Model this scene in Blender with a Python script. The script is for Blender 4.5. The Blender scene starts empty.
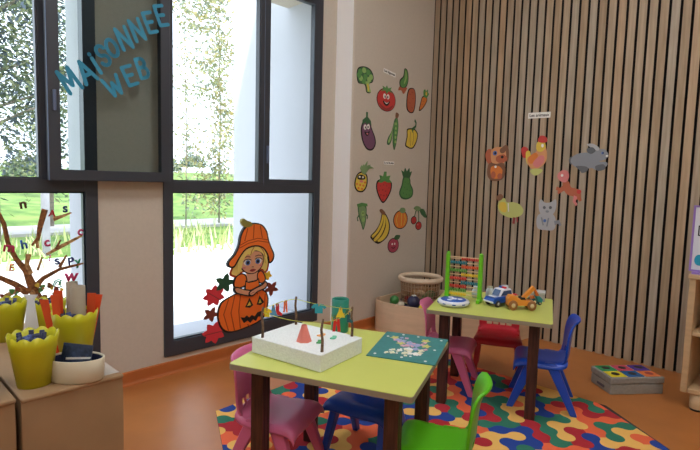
import bpy, bmesh, math, random
from mathutils import Vector, Matrix
random.seed(7)
SC = bpy.context.scene
COL = SC.collection
PI = math.pi

# ------------------------------------------------------------------ materials
def lin(c):
    out = []
    for v in c:
        v = v / 255.0
        out.append(v / 12.92 if v <= .04045 else ((v + .055) / 1.055) ** 2.4)
    return tuple(out)

MATS = {}
def pm(name, rgb, rough=.5, noise=0., scale=20., bump=0., spec=.5, metal=0., rgb2=None, stretch=None, coat=0.):
    if name in MATS: return MATS[name]
    m = bpy.data.materials.new(name); m.use_nodes = True
    nt = m.node_tree; b = nt.nodes['Principled BSDF']
    c = lin(rgb)
    b.inputs['Base Color'].default_value = (*c, 1)
    b.inputs['Roughness'].default_value = rough
    b.inputs['Specular IOR Level'].default_value = spec
    b.inputs['Metallic'].default_value = metal
    if coat: b.inputs['Coat Weight'].default_value = coat
    if noise or rgb2 or bump:
        tc = nt.nodes.new('ShaderNodeTexCoord'); mp = nt.nodes.new('ShaderNodeMapping')
        nt.links.new(tc.outputs['Object'], mp.inputs['Vector'])
        if stretch: mp.inputs['Scale'].default_value = stretch
        n = nt.nodes.new('ShaderNodeTexNoise'); n.inputs['Scale'].default_value = scale; n.inputs['Detail'].default_value = 6
        nt.links.new(mp.outputs[0], n.inputs['Vector'])
        if noise or rgb2:
            r = nt.nodes.new('ShaderNodeValToRGB')
            c2 = lin(rgb2) if rgb2 else tuple(max(0, x * (1 - noise)) for x in c)
            c1 = c if rgb2 else tuple(min(1, x * (1 + noise)) for x in c)
            r.color_ramp.elements[0].position = .35; r.color_ramp.elements[1].position = .65
            r.color_ramp.elements[0].color = (*c2, 1); r.color_ramp.elements[1].color = (*c1, 1)
            nt.links.new(n.outputs['Fac'], r.inputs['Fac']); nt.links.new(r.outputs[0], b.inputs['Base Color'])
        if bump:
            bp = nt.nodes.new('ShaderNodeBump'); bp.inputs['Strength'].default_value = bump; bp.inputs['Distance'].default_value = .005
            nt.links.new(n.outputs['Fac'], bp.inputs['Height']); nt.links.new(bp.outputs[0], b.inputs['Normal'])
    MATS[name] = m
    return m

def glass_mat(name, tint, refl=.08):
    m = bpy.data.materials.new(name); m.use_nodes = True; nt = m.node_tree
    for n in list(nt.nodes): nt.nodes.remove(n)
    o = nt.nodes.new('ShaderNodeOutputMaterial'); t = nt.nodes.new('ShaderNodeBsdfTransparent')
    g = nt.nodes.new('ShaderNodeBsdfGlossy'); mx = nt.nodes.new('ShaderNodeMixShader')
    fr = nt.nodes.new('ShaderNodeLayerWeight'); fr.inputs['Blend'].default_value = refl
    t.inputs['Color'].default_value = (*tint, 1); g.inputs['Roughness'].default_value = .02
    nt.links.new(fr.outputs['Fresnel'], mx.inputs['Fac'])
    nt.links.new(t.outputs[0], mx.inputs[1]); nt.links.new(g.outputs[0], mx.inputs[2])
    nt.links.new(mx.outputs[0], o.inputs['Surface'])
    return m

def emit_mat(name, rgb, s):
    m = bpy.data.materials.new(name); m.use_nodes = True; b = m.node_tree.nodes['Principled BSDF']
    b.inputs['Emission Color'].default_value = (*lin(rgb), 1); b.inputs['Emission Strength'].default_value = s
    return m

WALL = pm('warm_wall_paint', (206, 195, 178), .85, noise=.02, scale=60, bump=.05)
WALLW = WALL
CEIL = pm('ceiling_paint', (235, 232, 226), .9)
FLOOR = pm('orange_vinyl', (180, 112, 56), .36, noise=.05, scale=7, spec=.5)
BASEB = pm('orange_vinyl_skirting', (186, 106, 52), .45, noise=.05, scale=9)
FRAME = pm('dark_aluminium', (60, 64, 72), .4, spec=.5)
FRAMEB = pm('aluminium_seal', (98, 112, 140), .35)
EXTW = pm('white_render', (192, 192, 197), .8, noise=.03, scale=30, stretch=(1, 14, .4))
GLASS = glass_mat('tinted_glass', (.80, .82, .84), .03)
GLASSD = glass_mat('leaf_glass', (.74, .78, .78), .03)
SLATS = [pm('oak_slat_%d' % i, c, .55, rgb2=tuple(v - 22 for v in c), scale=9, stretch=(3, 6, .35), bump=.1) for i, c in enumerate(((186, 164, 136), (178, 158, 134), (190, 162, 130), (182, 166, 144), (176, 152, 122)))]
SLATB = pm('black_felt', (12, 10, 9), .95)
LIME = pm('lime_laminate', (203, 208, 104), .35, noise=.02, scale=5)
EDGE = pm('table_edge', (150, 140, 118), .5)
LEGW = pm('dark_stained_wood', (88, 50, 36), .45, rgb2=(46, 25, 20), scale=6, stretch=(12, 12, 1))
def plast(n, c): return pm(n, c, .32, spec=.5)
PK = plast('pink_plastic', (214, 108, 146)); BL = plast('blue_plastic', (22, 74, 184))
RD = plast('red_plastic', (200, 28, 44)); GR = plast('green_plastic', (92, 190, 24))
STYRO = pm('styrofoam', (236, 240, 236), .8, noise=.04, scale=140, bump=.5)
TWIG = pm('brown_twig', (112, 88, 66), .8, noise=.3, scale=60)
KRAFT = pm('kraft_paper', (156, 124, 88), .75, noise=.04, scale=12, bump=.1)
TAPE = pm('clear_tape', (196, 188, 178), .2)
POT = pm('yellow_green_plastic', (200, 196, 30), .4)
NAVY = pm('navy_lining', (34, 40, 72), .6)
CREAM = pm('cream_tub', (206, 196, 168), .5)
TUBE = pm('grey_card_tube', (156, 142, 120), .7)
ORP = pm('orange_paper', (226, 84, 38), .6)
BIRCH = pm('pale_birch', (214, 184, 150), .5, noise=.05, scale=6, stretch=(1, 1, 6))
SHELFW = pm('pale_pine', (196, 164, 122), .5, noise=.06, scale=5, stretch=(1, 1, 8))
WHITE = pm('white', (235, 235, 235), .5)
BLACK = pm('black', (22, 20, 22), .5)
def C(n, rgb, rough=.6, **k):
    if n.startswith('print_') and n not in ('print_black', 'print_white', 'print_skin'): rgb = tuple(.84 * a + .16 * b for a, b in zip(rgb, (205, 195, 180)))
    return pm(n, rgb, rough, **k)

# ------------------------------------------------------------------ mesh builder
class MB:
    def __init__(s): s.v = []; s.f = []; s.m = []; s.mats = []; s.smooth = []
    def mi(s, mat):
        if mat not in s.mats: s.mats.append(mat)
        return s.mats.index(mat)
    def add(s, vs, fs, mat, sm=False, T=None):
        o = len(s.v)
        s.v += [tuple(T @ Vector(p)) if T else tuple(p) for p in vs]
        k = s.mi(mat)
        for f in fs: s.f.append([o + i for i in f]); s.m.append(k); s.smooth.append(sm)
        return s
    def box(s, c, d, mat, T=None):
        x, y, z = c; a, b, e = d[0] / 2, d[1] / 2, d[2] / 2
        vs = [(x + i * a, y + j * b, z + k * e) for i in (-1, 1) for j in (-1, 1) for k in (-1, 1)]
        return s.add(vs, [(0, 1, 3, 2), (4, 6, 7, 5), (0, 4, 5, 1), (2, 3, 7, 6), (0, 2, 6, 4), (1, 5, 7, 3)], mat, False, T)
    def b2(s, lo, hi, mat):
        return s.box([(a + b) / 2 for a, b in zip(lo, hi)], [b - a for a, b in zip(lo, hi)], mat)
    def prism(s, pts, z0, z1, mat, T=None, sm=False):
        n = len(pts)
        a = sum(pts[i][0] * pts[(i + 1) % n][1] - pts[(i + 1) % n][0] * pts[i][1] for i in range(n))
        if a < 0: pts = pts[::-1]
        vs = [(p[0], p[1], z0) for p in pts] + [(p[0], p[1], z1) for p in pts]
        s.add(vs, [list(range(n))[::-1], list(range(n, 2 * n))], mat, False, T)
        s.add(vs, [(i, (i + 1) % n, n + (i + 1) % n, n + i) for i in range(n)], mat, sm, T)
        return s
    def lathe(s, prof, mat, seg=24, T=None, cap=False, sx=1, sy=1, wav=None):
        n = len(prof); vs = []
        for i in range(seg):
            a = 2 * PI * i / seg
            for j, (r, z) in enumerate(prof):
                if wav: r, z = wav(r, z, j, i)
                vs.append((r * math.cos(a) * sx, r * math.sin(a) * sy, z))
        fs = [(i * n + j, ((i + 1) % seg) * n + j, ((i + 1) % seg) * n + j + 1, i * n + j + 1) for i in range(seg) for j in range(n - 1)]
        return s.add(vs, fs, mat, True, T)
    def tube(s, pts, r, mat, seg=8, T=None, caps=True):
        pts = [Vector(p) for p in pts]; n = len(pts); vs = []
        rr = r if isinstance(r, (list, tuple)) else [r] * n
        up = Vector((0, 0, 1)); d0 = (pts[1] - pts[0]).normalized()
        if abs(d0.dot(up)) > .9: up = Vector((1, 0, 0))
        for i in range(n):
            d = (pts[min(i + 1, n - 1)] - pts[max(i - 1, 0)]).normalized()
            u = d.cross(up).normalized(); w = d.cross(u).normalized()
            for k in range(seg):
                a = 2 * PI * k / seg
                vs.append(pts[i] + (u * math.cos(a) + w * math.sin(a)) * rr[i])
        fs = [(i * seg + k, i * seg + (k + 1) % seg, (i + 1) * seg + (k + 1) % seg, (i + 1) * seg + k) for i in range(n - 1) for k in range(seg)]
        s.add(vs, fs, mat, True, T)
        if caps: s.add(vs, [list(range(seg))[::-1], list(range((n - 1) * seg, n * seg))], mat, False, T)
        return s
    def ball(s, c, r, mat, seg=12, T=None):
        rx, ry, rz = r if isinstance(r, (list, tuple)) else (r, r, r)
        h = seg // 2
        vs = [(c[0] + rx * math.sin(PI * j / h) * math.cos(2 * PI * i / seg), c[1] + ry * math.sin(PI * j / h) * math.sin(2 * PI * i / seg), c[2] + rz * math.cos(PI * j / h)) for i in range(seg) for j in range(h + 1)]
        n = h + 1
        fs = [(i * n + j, i * n + j + 1, ((i + 1) % seg) * n + j + 1, ((i + 1) % seg) * n + j) for i in range(seg) for j in range(h)]
        return s.add(vs, fs, mat, True, T)
    def beam(s, p0, p1, d0, d1, mat):
        vs = [(p0[0] + i * d0[0] / 2, p0[1] + j * d0[1] / 2, p0[2]) for i, j in ((-1, -1), (1, -1), (1, 1), (-1, 1))]
        vs += [(p1[0] + i * d1[0] / 2, p1[1] + j * d1[1] / 2, p1[2]) for i, j in ((-1, -1), (1, -1), (1, 1), (-1, 1))]
        return s.add(vs, [(3, 2, 1, 0), (4, 5, 6, 7), (0, 1, 5, 4), (1, 2, 6, 5), (2, 3, 7, 6), (3, 0, 4, 7)], mat)
    def build(s, name, parent=None, bevel=0, loc=None, rotz=None, mw=None, solid=0, sub=0, seg=2, fixn=True):
        me = bpy.data.meshes.new(name); me.from_pydata(s.v, [], s.f)
        for m in s.mats: me.materials.append(m)
        for p, k, sm in zip(me.polygons, s.m, s.smooth): p.material_index = k; p.use_smooth = sm
        if fixn:
            bm = bmesh.new(); bm.from_mesh(me)
            bmesh.ops.remove_doubles(bm, verts=bm.verts, dist=1e-6)
            bmesh.ops.recalc_face_normals(bm, faces=bm.faces)
            bm.to_mesh(me); bm.free()
        o = bpy.data.objects.new(name, me); COL.objects.link(o)
        if parent: o.parent = parent
        if loc: o.location = loc
        if rotz is not None: o.rotation_euler = (0, 0, rotz)
        if mw: o.matrix_world = mw
        if solid:
            q = o.modifiers.new('s', 'SOLIDIFY'); q.thickness = solid; q.offset = 0
        if sub:
            q = o.modifiers.new('u', 'SUBSURF'); q.levels = sub; q.render_levels = sub
        if bevel:
            q = o.modifiers.new('b', 'BEVEL'); q.width = bevel; q.segments = seg; q.limit_method = 'ANGLE'
        return o

def tag(o, label, cat, group=None, kind=None):
    o['label'] = label; o['category'] = cat
    if group: o['group'] = group
    if kind: o['kind'] = kind
    return o
def struct(o, label=None):
    o['kind'] = 'structure'
    if label: o['label'] = label
    return o
def empty(name, loc, rz=0, label=None, cat=None, group=None):
    o = bpy.data.objects.new(name, None); COL.objects.link(o); o.location = loc; o.rotation_euler = (0, 0, rz)
    o.empty_display_size = .1
    if label: tag(o, label, cat, group)
    return o
def dup(root, loc, rz, label, group=None):
    r = root.copy(); COL.objects.link(r); r.location = loc; r.rotation_euler = (0, 0, rz); r['label'] = label
    if group: r['group'] = group
    for ch in list(root.children):
        c = ch.copy(); COL.objects.link(c); c.parent = r
        for g in ch.children:
            d = g.copy(); COL.objects.link(d); d.parent = c
    return r

# ------------------------------------------------------------------ camera
cam = bpy.data.cameras.new('camera'); co = bpy.data.objects.new('camera', cam); COL.objects.link(co)
cam.sensor_width = 36; cam.lens = 504.06 / 700 * 36; cam.clip_start = .05; cam.clip_end = 300
r = Vector((0.69374466, -0.71973353, 0.02649524)); u = Vector((0.04518524, 0.08020988, 0.99575332)); f = Vector((0.71880223, 0.68960135, -0.0881665))
co.matrix_world = Matrix(((r.x, u.x, -f.x, -3.8246362), (r.y, u.y, -f.y, -2.69682003), (r.z, u.z, -f.z, 1.2), (0, 0, 0, 1)))
SC.camera = co

# ------------------------------------------------------------------ room shell
S = .14            # plane of the window wall
CH = 3.6
XL, YB = -6.2, -4.8
struct(MB().b2((XL - .2, YB - .2, -.12), (.3, .54, 0), FLOOR).build('floor'))
struct(MB().b2((XL - .2, YB - .2, CH), (.3, .54, CH + .15), CEIL).build('ceiling'))
ZT0, ZT1 = .11, 2.54
w = MB()
w.b2((XL, S, 0), (-4.05, S + .4, CH), WALL)
w.b2((-2.82, S, 0), (-2.456, S + .4, CH), WALL)
w.b2((-1.219, S, 0), (.3, S + .4, CH), WALL)
for a, b in ((-4.05, -2.82), (-2.456, -1.219)):
    w.b2((a, S, 0), (b, S + .4, ZT0), WALL); w.b2((a, S, ZT1), (b, S + .4, CH), WALL)
struct(w.build('wall_window_side'))
# white exterior return walls beside the two openings
w = MB(); w.b2((-1.219, S + .4, -.4), (-1.0, 1.30, 3.8), EXTW); w.b2((-1.226, S + .055, ZT0), (-1.205, S + .44, ZT1), EXTW)
struct(w.build('wall_exterior_return'))
w = MB(); w.b2((-2.828, S + .055, ZT0), (-2.81, S + .42, ZT1), EXTW)
struct(w.build('trim_exterior_reveal'))
for i, (a, b) in enumerate(((-4.05, -2.82), (-2.456, -1.219))):
    struct(MB().b2((a + .03, S + .06, ZT0 + .0), (b - .03, S + .5, ZT0 + .025), EXTW).build('trim_sill_%d' % (i + 1)))
# boxed-out wall that carries the fruit and vegetable cut-outs
PILW = pm('white_column_window_lit', (250, 250, 248), .8)  # white column paint whose near-white tone also carries the window's light
pts = [(-1.068, S), (-1.05, S * .6), (-1.036, .035), (-1.026, .006), (-1.012, 0), (.0, 0), (.0, S)]
wf_ = MB().prism(pts, 0, CH, WALL)
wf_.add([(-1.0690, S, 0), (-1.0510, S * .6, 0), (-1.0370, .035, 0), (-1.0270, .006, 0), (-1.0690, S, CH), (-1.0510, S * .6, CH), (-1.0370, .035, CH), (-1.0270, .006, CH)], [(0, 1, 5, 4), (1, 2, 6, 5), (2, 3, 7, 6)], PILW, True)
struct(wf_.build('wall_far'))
# slatted wall
w = MB(); w.b2((.024, YB, 0), (.3, S, CH), SLATB)
k = 0
while True:
    y1 = -.008 - .0632 * k; y0 = y1 - .0467; SL = random.Random(k * 7 + 1).choice(SLATS)
    if y0 < YB: break
    w.b2((0, y0, .0), (.004, y1, CH), SL); w.b2((.004, y0 + .0005, 0), (.024, y1 - .0005, CH), SLATB); k += 1
struct(w.build('wall_right'))
struct(MB().b2((XL - .2, YB, 0), (XL, S + .4, CH), WALL).build('wall_left'))
struct(MB().b2((XL, YB - .2, 0), (.3, YB, CH), WALL).build('wall_back'))
def skirting(name, a, b):
    prof = [(0, 0), (.030, 0), (.018, .006), (.013, .016), (.011, .072), (0, .076)]
    a = Vector((*a, 0)); b = Vector((*b, 0)); d = (b - a).normalized(); n = Vector((d.y, -d.x, 0))
    vs = [tuple(p + n * x + Vector((0, 0, z))) for p in (a, b) for x, z in prof]; m = len(prof)
    fs = [(i, (i + 1) % m, m + (i + 1) % m, m + i) for i in range(m)] + [list(range(m)), list(range(m, 2 * m))]
    struct(MB().add(vs, fs, BASEB).build(name))
skirting('baseboard_window_side', (XL, S), (-1.07, S))
skirting('baseboard_far', (-1.02, 0), (-.0, 0))
# rounded outside corner of skirting

# ------------------------------------------------------------------ windows
def frame_rect(mb, x0, x1, z0, z1, t, y0, y1, mat=FRAME):
    mb.b2((x0, y0, z0), (x0 + t[0], y1, z1), mat); mb.b2((x1 - t[1], y0, z0), (x1, y1, z1), mat)
    mb.b2((x0 + t[0], y0, z0), (x1 - t[1], y1, z0 + t[2]), mat); mb.b2((x0 + t[0], y0, z1 - t[3]), (x1 - t[1], y1, z1), mat)
def window(name, x0, x1, gl, gr, gb, mull, leaf):
    mb = MB()
    frame_rect(mb, x0, x1, ZT0, ZT1, (gl - x0, x1 - gr, gb - ZT0, ZT1 - 2.478), S - .012, S + .05)
    mb.b2((gl, S - .012, 1.104), (gr, S + .05, 1.168), FRAME)
    mb.b2((mull - .03, S - .010, 1.168), (mull + .012, S + .05, 2.478), FRAME)
    o = struct(mb.build(name, bevel=.002, seg=1))
    # slim inner beads
    bd = MB()
    frame_rect(bd, gl, gr, gb, 1.104, (.008,) * 4, S + .001, S + .03)
    frame_rect(bd, gl, mull - .03, 1.168, 2.478, (.008,) * 4, S - .004, S + .03)
    bd.build('glazing_bead', o)
    MB().b2((gl, S - .010, gb), (gr, S - .004, 1.104), GLASS).build('lower_pane', o)
    MB().b2((gl, S + .022, 1.168), (mull - .03, S + .028, 2.478), GLASS).build('upper_pane', o)
    return o
W2 = window('window_2', -2.456, -1.219, -2.400, -1.278, .199, -1.745, None)
W1 = window('window_1', -4.05, -2.82, -3.99, -2.884, .199, -3.055, None)
def leaf(parent, x0, x1, z0, z1, y0, gm, name='sliding_leaf', t=.05):
    mb = MB(); frame_rect(mb, x0, x1, z0, z1, (t, t, t + .004, t), y0 - .022, y0 + .022)
    o = mb.build(name, parent, bevel=.002, seg=1)
    MB().b2((x0 + t, y0 - .019, z0 + t), (x1 - t, y0 - .012, z1 - t), gm).build('leaf_pane', o)
    e = MB(); e.b2((x0 - .0025, y0 - .020, z0), (x0 + .0005, y0 - .012, z1), FRAMEB)
    e.build('edge_seal', o)
    return o
L2 = leaf(W2, -1.742, -1.262, 1.150, 2.50, S + .008, GLASS, t=.04)
h = MB(); h.b2((-1.728, S - .032, 1.30), (-1.716, S - .014, 1.42), FRAMEB)
h.build('handle', L2, bevel=.003)
L1 = leaf(W1, -3.063, -2.446, 1.162, 2.53, S - .052, GLASSD, t=.05)
h = MB(); h.b2((-3.044, S - .088, 1.50), (-3.030, S - .072, 1.60), FRAMEB); h.build('handle', L1, bevel=.003)
GL = S - .052 - .0235

# ------------------------------------------------------------------ outside
CONC = pm('sunlit_concrete', (226, 224, 218), .9, noise=.03, scale=1.2)
GRASSM = pm('grass_green', (80, 114, 42), .95, rgb2=(132, 156, 72), scale=1.6)
PATHM = pm('grey_path', (178, 172, 168), .95, noise=.06, scale=2)
struct(MB().b2((-30, S + .42, -.35), (40, 6.0, -.15), CONC).build('pavement'))
g = MB(); 
def gh(x, y):
    if y < 9.5: return -.13
    if y < 11.2: return -.13
    return -.1 + 1.6 * (1 - math.exp(-(y - 11.2) / 16)) + .25 * math.sin(x * .35 + y * .2) * min(1, (y - 11.2) / 6)
NX, NY = 50, 34
vs = [(-32 + 74 * i / NX, 6.0 + 54 * j / NY, gh(-32 + 74 * i / NX, 6.0 + 54 * j / NY)) for i in range(NX + 1) for j in range(NY + 1)]
g.add(vs, [(i * (NY + 1) + j, (i + 1) * (NY + 1) + j, (i + 1) * (NY + 1) + j + 1, i * (NY + 1) + j + 1) for i in range(NX) for j in range(NY)], GRASSM, True)
struct(g.build('ground', fixn=False))
struct(MB().b2((-30, 9.2, -.2), (40, 11.0, -.07), PATHM).build('path'))
# grass tufts
tf = MB(); GT = [pm('tuft_a', (200, 204, 140), .9), pm('tuft_b', (168, 184, 110), .9), pm('tuft_c', (224, 220, 176), .9)]
for _ in range(2600):
    y = random.uniform(5.2, 9.1); x = random.uniform(-5, 11)
    if math.sin(x * 1.7) + math.sin(y * 2.3 + x) < -.2 and random.random() < .8: continue
    hh = random.uniform(.12, .42); a = random.uniform(0, PI); wv = random.uniform(.012, .035); lx, ly = random.gauss(0, .08), random.gauss(0, .08)
    dx, dy = wv * math.cos(a), wv * math.sin(a)
    tf.add([(x - dx, y - dy, -.16), (x + dx, y + dy, -.16), (x + lx, y + ly, -.13 + hh)], [(0, 1, 2)], random.choice(GT))
tag(tf.build('grass', fixn=False), 'dry grass tufts growing beside the pale pavement outside', 'grass', kind='stuff')
LEAFM = [pm('leaf_a', (104, 118, 92), .8), pm('leaf_b', (146, 150, 112), .8), pm('leaf_c', (88, 98, 108), .8)]
BARK = pm('grey_bark', (150, 138, 124), .9, noise=.2, scale=10)
LEAFP = [pm('pale_leaf_a', (176, 178, 130), .8), pm('pale_leaf_b', (206, 190, 140), .8), pm('pale_leaf_c', (160, 166, 150), .8)]
def tree(x, y, z0, H, R, n, lo, label, size=.09, trunk=.07, branches=12, group='trees outside the windows', LM=None):
    e = empty('tree', (x, y, z0), 0, label, 'tree', group)
    t = MB(); t.tube([(0, 0, 0), (.04, .02, H * .4), (-.03, 0, H * .75), (.02, 0, H)], [trunk, trunk * .8, trunk * .5, trunk * .15], BARK)
    tips = []
    for k in range(branches):
        zz = lo + (H - lo) * (k + .5) / branches; a = random.uniform(0, 2 * PI); L = R * (.5 + .5 * math.sin(PI * (k + 1.5) / (branches + 2)))
        p = [(0, 0, zz - .2), (L * .5 * math.cos(a), L * .5 * math.sin(a), zz + .15), (L * math.cos(a), L * math.sin(a), zz + .25)]
        t.tube(p, [trunk * .3, trunk * .2, trunk * .06], BARK, seg=5); tips += p
    t.build('trunk', e)
    c = MB()
    for _ in range(n):
        b = Vector(random.choice(tips[1:])) + Vector((random.gauss(0, R * .22), random.gauss(0, R * .22), random.gauss(0, R * .25)))
        a, q = random.uniform(0, 2 * PI), random.uniform(-1, 1)
        d = Vector((math.cos(a), math.sin(a), q)).normalized() * size * random.uniform(.5, 1); s2 = d.cross(Vector((q, .3, 1))).normalized() * size * .3
        c.add([b - d, b + s2, b + d, b - s2], [(0, 1, 2, 3)], random.choice(LM or LEAFM))
    c.build('foliage', e, fixn=False)
    return e
tree(2.2, 8.6, -.13, 6.0, .6, 1300, .3, 'slender young tree with sparse leaves outside the window by the pumpkin girl', .085, .016, 14, LM=LEAFP)
tree(3.3, 8.9, 0, 7.0, .75, 4200, .2, 'pale leafy tree close to the white outer wall', .10, .02, 22, LM=LEAFP)
tree(-1.75, 8.2, -.13, 8.5, 1.9, 15000, 1.5, 'dense leafy tree seen through the pane with the branch decal below', .10, .11, 22)
tree(-.35, 9.9, 0, 7.0, 1.0, 5000, .8, 'leafy tree seen beside the blue lettering through the tinted pane', .09, .06, 18)
def bush(x, y, z0, R, label):
    b = MB()
    for _ in range(900):
        d = Vector((random.gauss(0, 1), random.gauss(0, 1), abs(random.gauss(0, .8)))).normalized() * R * random.uniform(.6, 1)
        t_ = Vector((random.gauss(0, 1), random.gauss(0, 1), random.gauss(0, 1))).normalized() * .09; s_ = t_.cross(d).normalized() * .05
        p = d + Vector((0, 0, R * .2)); b.add([p - t_, p + s_, p + t_, p - s_], [(0, 1, 2, 3)], LEAFM[random.choice((0, 0, 2, 1))])
    tag(b.build('bush', loc=(x, y, z0), fixn=False), label, 'bush', 'bushes on the hill outside')
bush(7.9, 17.6, .55, .42, 'round green bush on the grassy slope above the grey path')
bush(12.5, 27, 1.6, .9, 'small dark bush near the top of the grassy slope')
bush(1.4, 19, .9, .8, 'low bush on the slope seen past the dense tree')
bush(9.3, 24, 1.3, .8, 'broad low bush at the skyline behind the slender tree')
pst = MB().b2((-1.46, 6.3, -.15), (-1.36, 6.4, 3.6), pm('weathered_post', (150, 148, 150), .8, noise=.15, scale=5)).build('post')
tag(pst, 'grey upright post standing outside behind the branch decal', 'post')

# ------------------------------------------------------------------ rug
RUGC = [C('rug_red', (176, 34, 44), .95), C('rug_orange', (236, 104, 62), .95), C('rug_yellow', (240, 186, 96), .95), C('rug_blue', (28, 62, 142), .95), C('rug_green', (44, 118, 92), .95)]
RP = [(-2.49, -.50), (-1.25, -.44), (-.93, -.85), (-.905, -1.88), (-1.20, -2.26), (-1.45, -2.62), (-2.55, -2.62), (-2.78, -2.3), (-2.70, -.92)]
def area2(p): return sum(p[i][0] * p[(i + 1) % len(p)][1] - p[(i + 1) % len(p)][0] * p[i][1] for i in range(len(p)))
if area2(RP) < 0: RP = RP[::-1]
def clip(poly):
    out = poly
    for i in range(len(RP)):
        a, b = RP[i], RP[(i + 1) % len(RP)]; inp = out; out = []
        if not inp: break
        sd = lambda p: (b[0] - a[0]) * (p[1] - a[1]) - (b[1] - a[1]) * (p[0] - a[0])
        for j in range(len(inp)):
            p, q = inp[j], inp[(j + 1) % len(inp)]; sp, sq = sd(p), sd(q)
            if sp >= 0: out.append(p)
            if sp * sq < 0:
                t = sp / (sp - sq); out.append((p[0] + t * (q[0] - p[0]), p[1] + t * (q[1] - p[1])))
    return out
def build_rug():
    s = .084; N = 32; x0, y0 = -2.85, -2.7; rot = math.radians(0)
    rnd = random.Random(11)
    par = {}; size = {}
    def find(a):
        par.setdefault(a, a); size.setdefault(a, 1)
        while par[a] != a: a = par[a]
        return a
    ori = {}; joined = {}
    cells = [(i, j) for i in range(N) for j in range(N)]; rnd.shuffle(cells)
    for i, j in cells:
        d0 = ((i, j), (i + 1, j + 1)); d1 = ((i + 1, j), (i, j + 1)); opts = []
        for k, (a, b) in enumerate((d0, d1)):
            A, B_ = find(a), find(b); sz = size[A] + size[B_] if A != B_ else 3.5
            opts.append((sz + rnd.random() * 2.5, k, A, B_))
        opts.sort(); sz, k, A, B_ = opts[0]; ori[i, j] = k
        if A != B_ and size[A] + size[B_] <= 4: par[B_] = A; size[A] += size[B_]
    col = {}
    nb = {}
    for i in range(N):
        for j in range(N):
            cs = {find((i, j)), find((i + 1, j)), find((i, j + 1)), find((i + 1, j + 1))}
            for a in cs: nb.setdefault(a, set()).update(cs - {a})
    for a in sorted(nb):
        used = {col.get(b) for b in nb[a]}; fr = [c for c in range(5) if c not in used] or list(range(5)); col[a] = rnd.choice(fr)
    mb = MB(); K = 6
    for (i, j), k in ori.items():
        cor = [(i, j), (i + 1, j), (i + 1, j + 1), (i, j + 1)]
        if k == 0: jn, un = (0, 2), (1, 3)
        else: jn, un = (1, 3), (0, 2)
        def arc(c):
            cx, cy = cor[c]; a0 = {0: 0, 1: PI / 2, 2: PI, 3: 1.5 * PI}[c]
            return [(cx + .5 * math.cos(a0 + PI / 2 * t / K), cy + .5 * math.sin(a0 + PI / 2 * t / K)) for t in range(K + 1)]
        polys = []
        for c in un: polys.append((c, [cor[c]] + arc(c)))
        for c in jn:
            nx, pv = (c + 1) % 4, (c - 1) % 4
            an, ap = arc(nx), arc(pv)
            # arc(nx) runs from edge toward next.. to edge toward c ; take half nearest c
            an2 = an[K // 2:]; ap2 = ap[:K // 2 + 1]
            polys.append((c, [cor[c]] + an2[::-1] + ap2[::-1]))
        for c, pl in polys:
            pl = [(x0 + s * p[0], y0 + s * p[1]) for p in pl]
            q = clip(pl)
            if len(q) >= 3:
                if area2(q) < 0: q = q[::-1]
                if abs(area2(q)) < 1e-7: continue
                mb.add([(a, b, .0066) for a, b in q], [list(range(len(q)))], RUGC[col[find(cor[c])]])
    mb.prism(RP, .0, .006, pm('rug_backing', (60, 50, 50), .9))
    o = mb.build('play_rug', fixn=False)
    tag(o, 'multicoloured rug printed with interlocking blobs, under both lime tables', 'rug')
build_rug()
ZR = .007

# ------------------------------------------------------------------ tables
def table(name, cx, cy, rz, lu, lv, label, leg=.05, inset=.06):
    T = .531
    e = empty(name, (cx, cy, ZR), rz, label, 'table', 'lime activity tables')
    T -= ZR
    mb = MB(); r_ = .012
    def rr(hx, hy, r0):
        return [(sx * (hx - r0) + r0 * math.cos(a), sy * (hy - r0) + r0 * math.sin(a)) for sx, sy, a0 in ((1, 1, 0), (-1, 1, PI / 2), (-1, -1, PI), (1, -1, 1.5 * PI)) for a in (a0, a0 + PI / 4, a0 + PI / 2)]
    mb.prism(rr(lv / 2, lu / 2, r_), T - .0215, T - .002, EDGE)
    mb.prism(rr(lv / 2 - .0015, lu / 2 - .0015, r_), T - .002, T, LIME)
    mb.build('tabletop', e)
    ap = MB(); a, b = lv / 2 - inset - leg / 2, lu / 2 - inset - leg / 2
    for sx in (-1, 1):
        ap.b2((sx * a - .009, -b, T - .034), (sx * a + .009, b, T - .0216), LEGW); ap.b2((-a + .009, sx * b - .009, T - .034), (a - .009, sx * b + .009, T - .0216), LEGW)
    ap.build('apron', e)
    for sx in (-1, 1):
        for sy in (-1, 1):
            x, y = sx * (lv / 2 - inset - leg / 2), sy * (lu / 2 - inset - leg / 2)
            l = MB(); l.beam((x, y, 0), (x, y, T - .0218), (leg, leg), (leg, leg), LEGW)
            for q in (-1, 1): l.b2((x + q * .012 - .001, y - leg / 2 - .0012, .0), (x + q * .012 + .001, y - leg / 2, T - .046), BLACK)
            l.build('leg', e, bevel=.003)
    return e
TN = table('activity_table', -2.432, -1.365, math.radians(22.5), .683, .612, 'lime square table with a styrofoam block and teal playmat on it')
TF = table('activity_table', -1.256, -1.36, math.radians(22.3), .625, .590, 'lime square table with bead abacus and toy vehicles, beside slatted wall')
TT = .532

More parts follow.
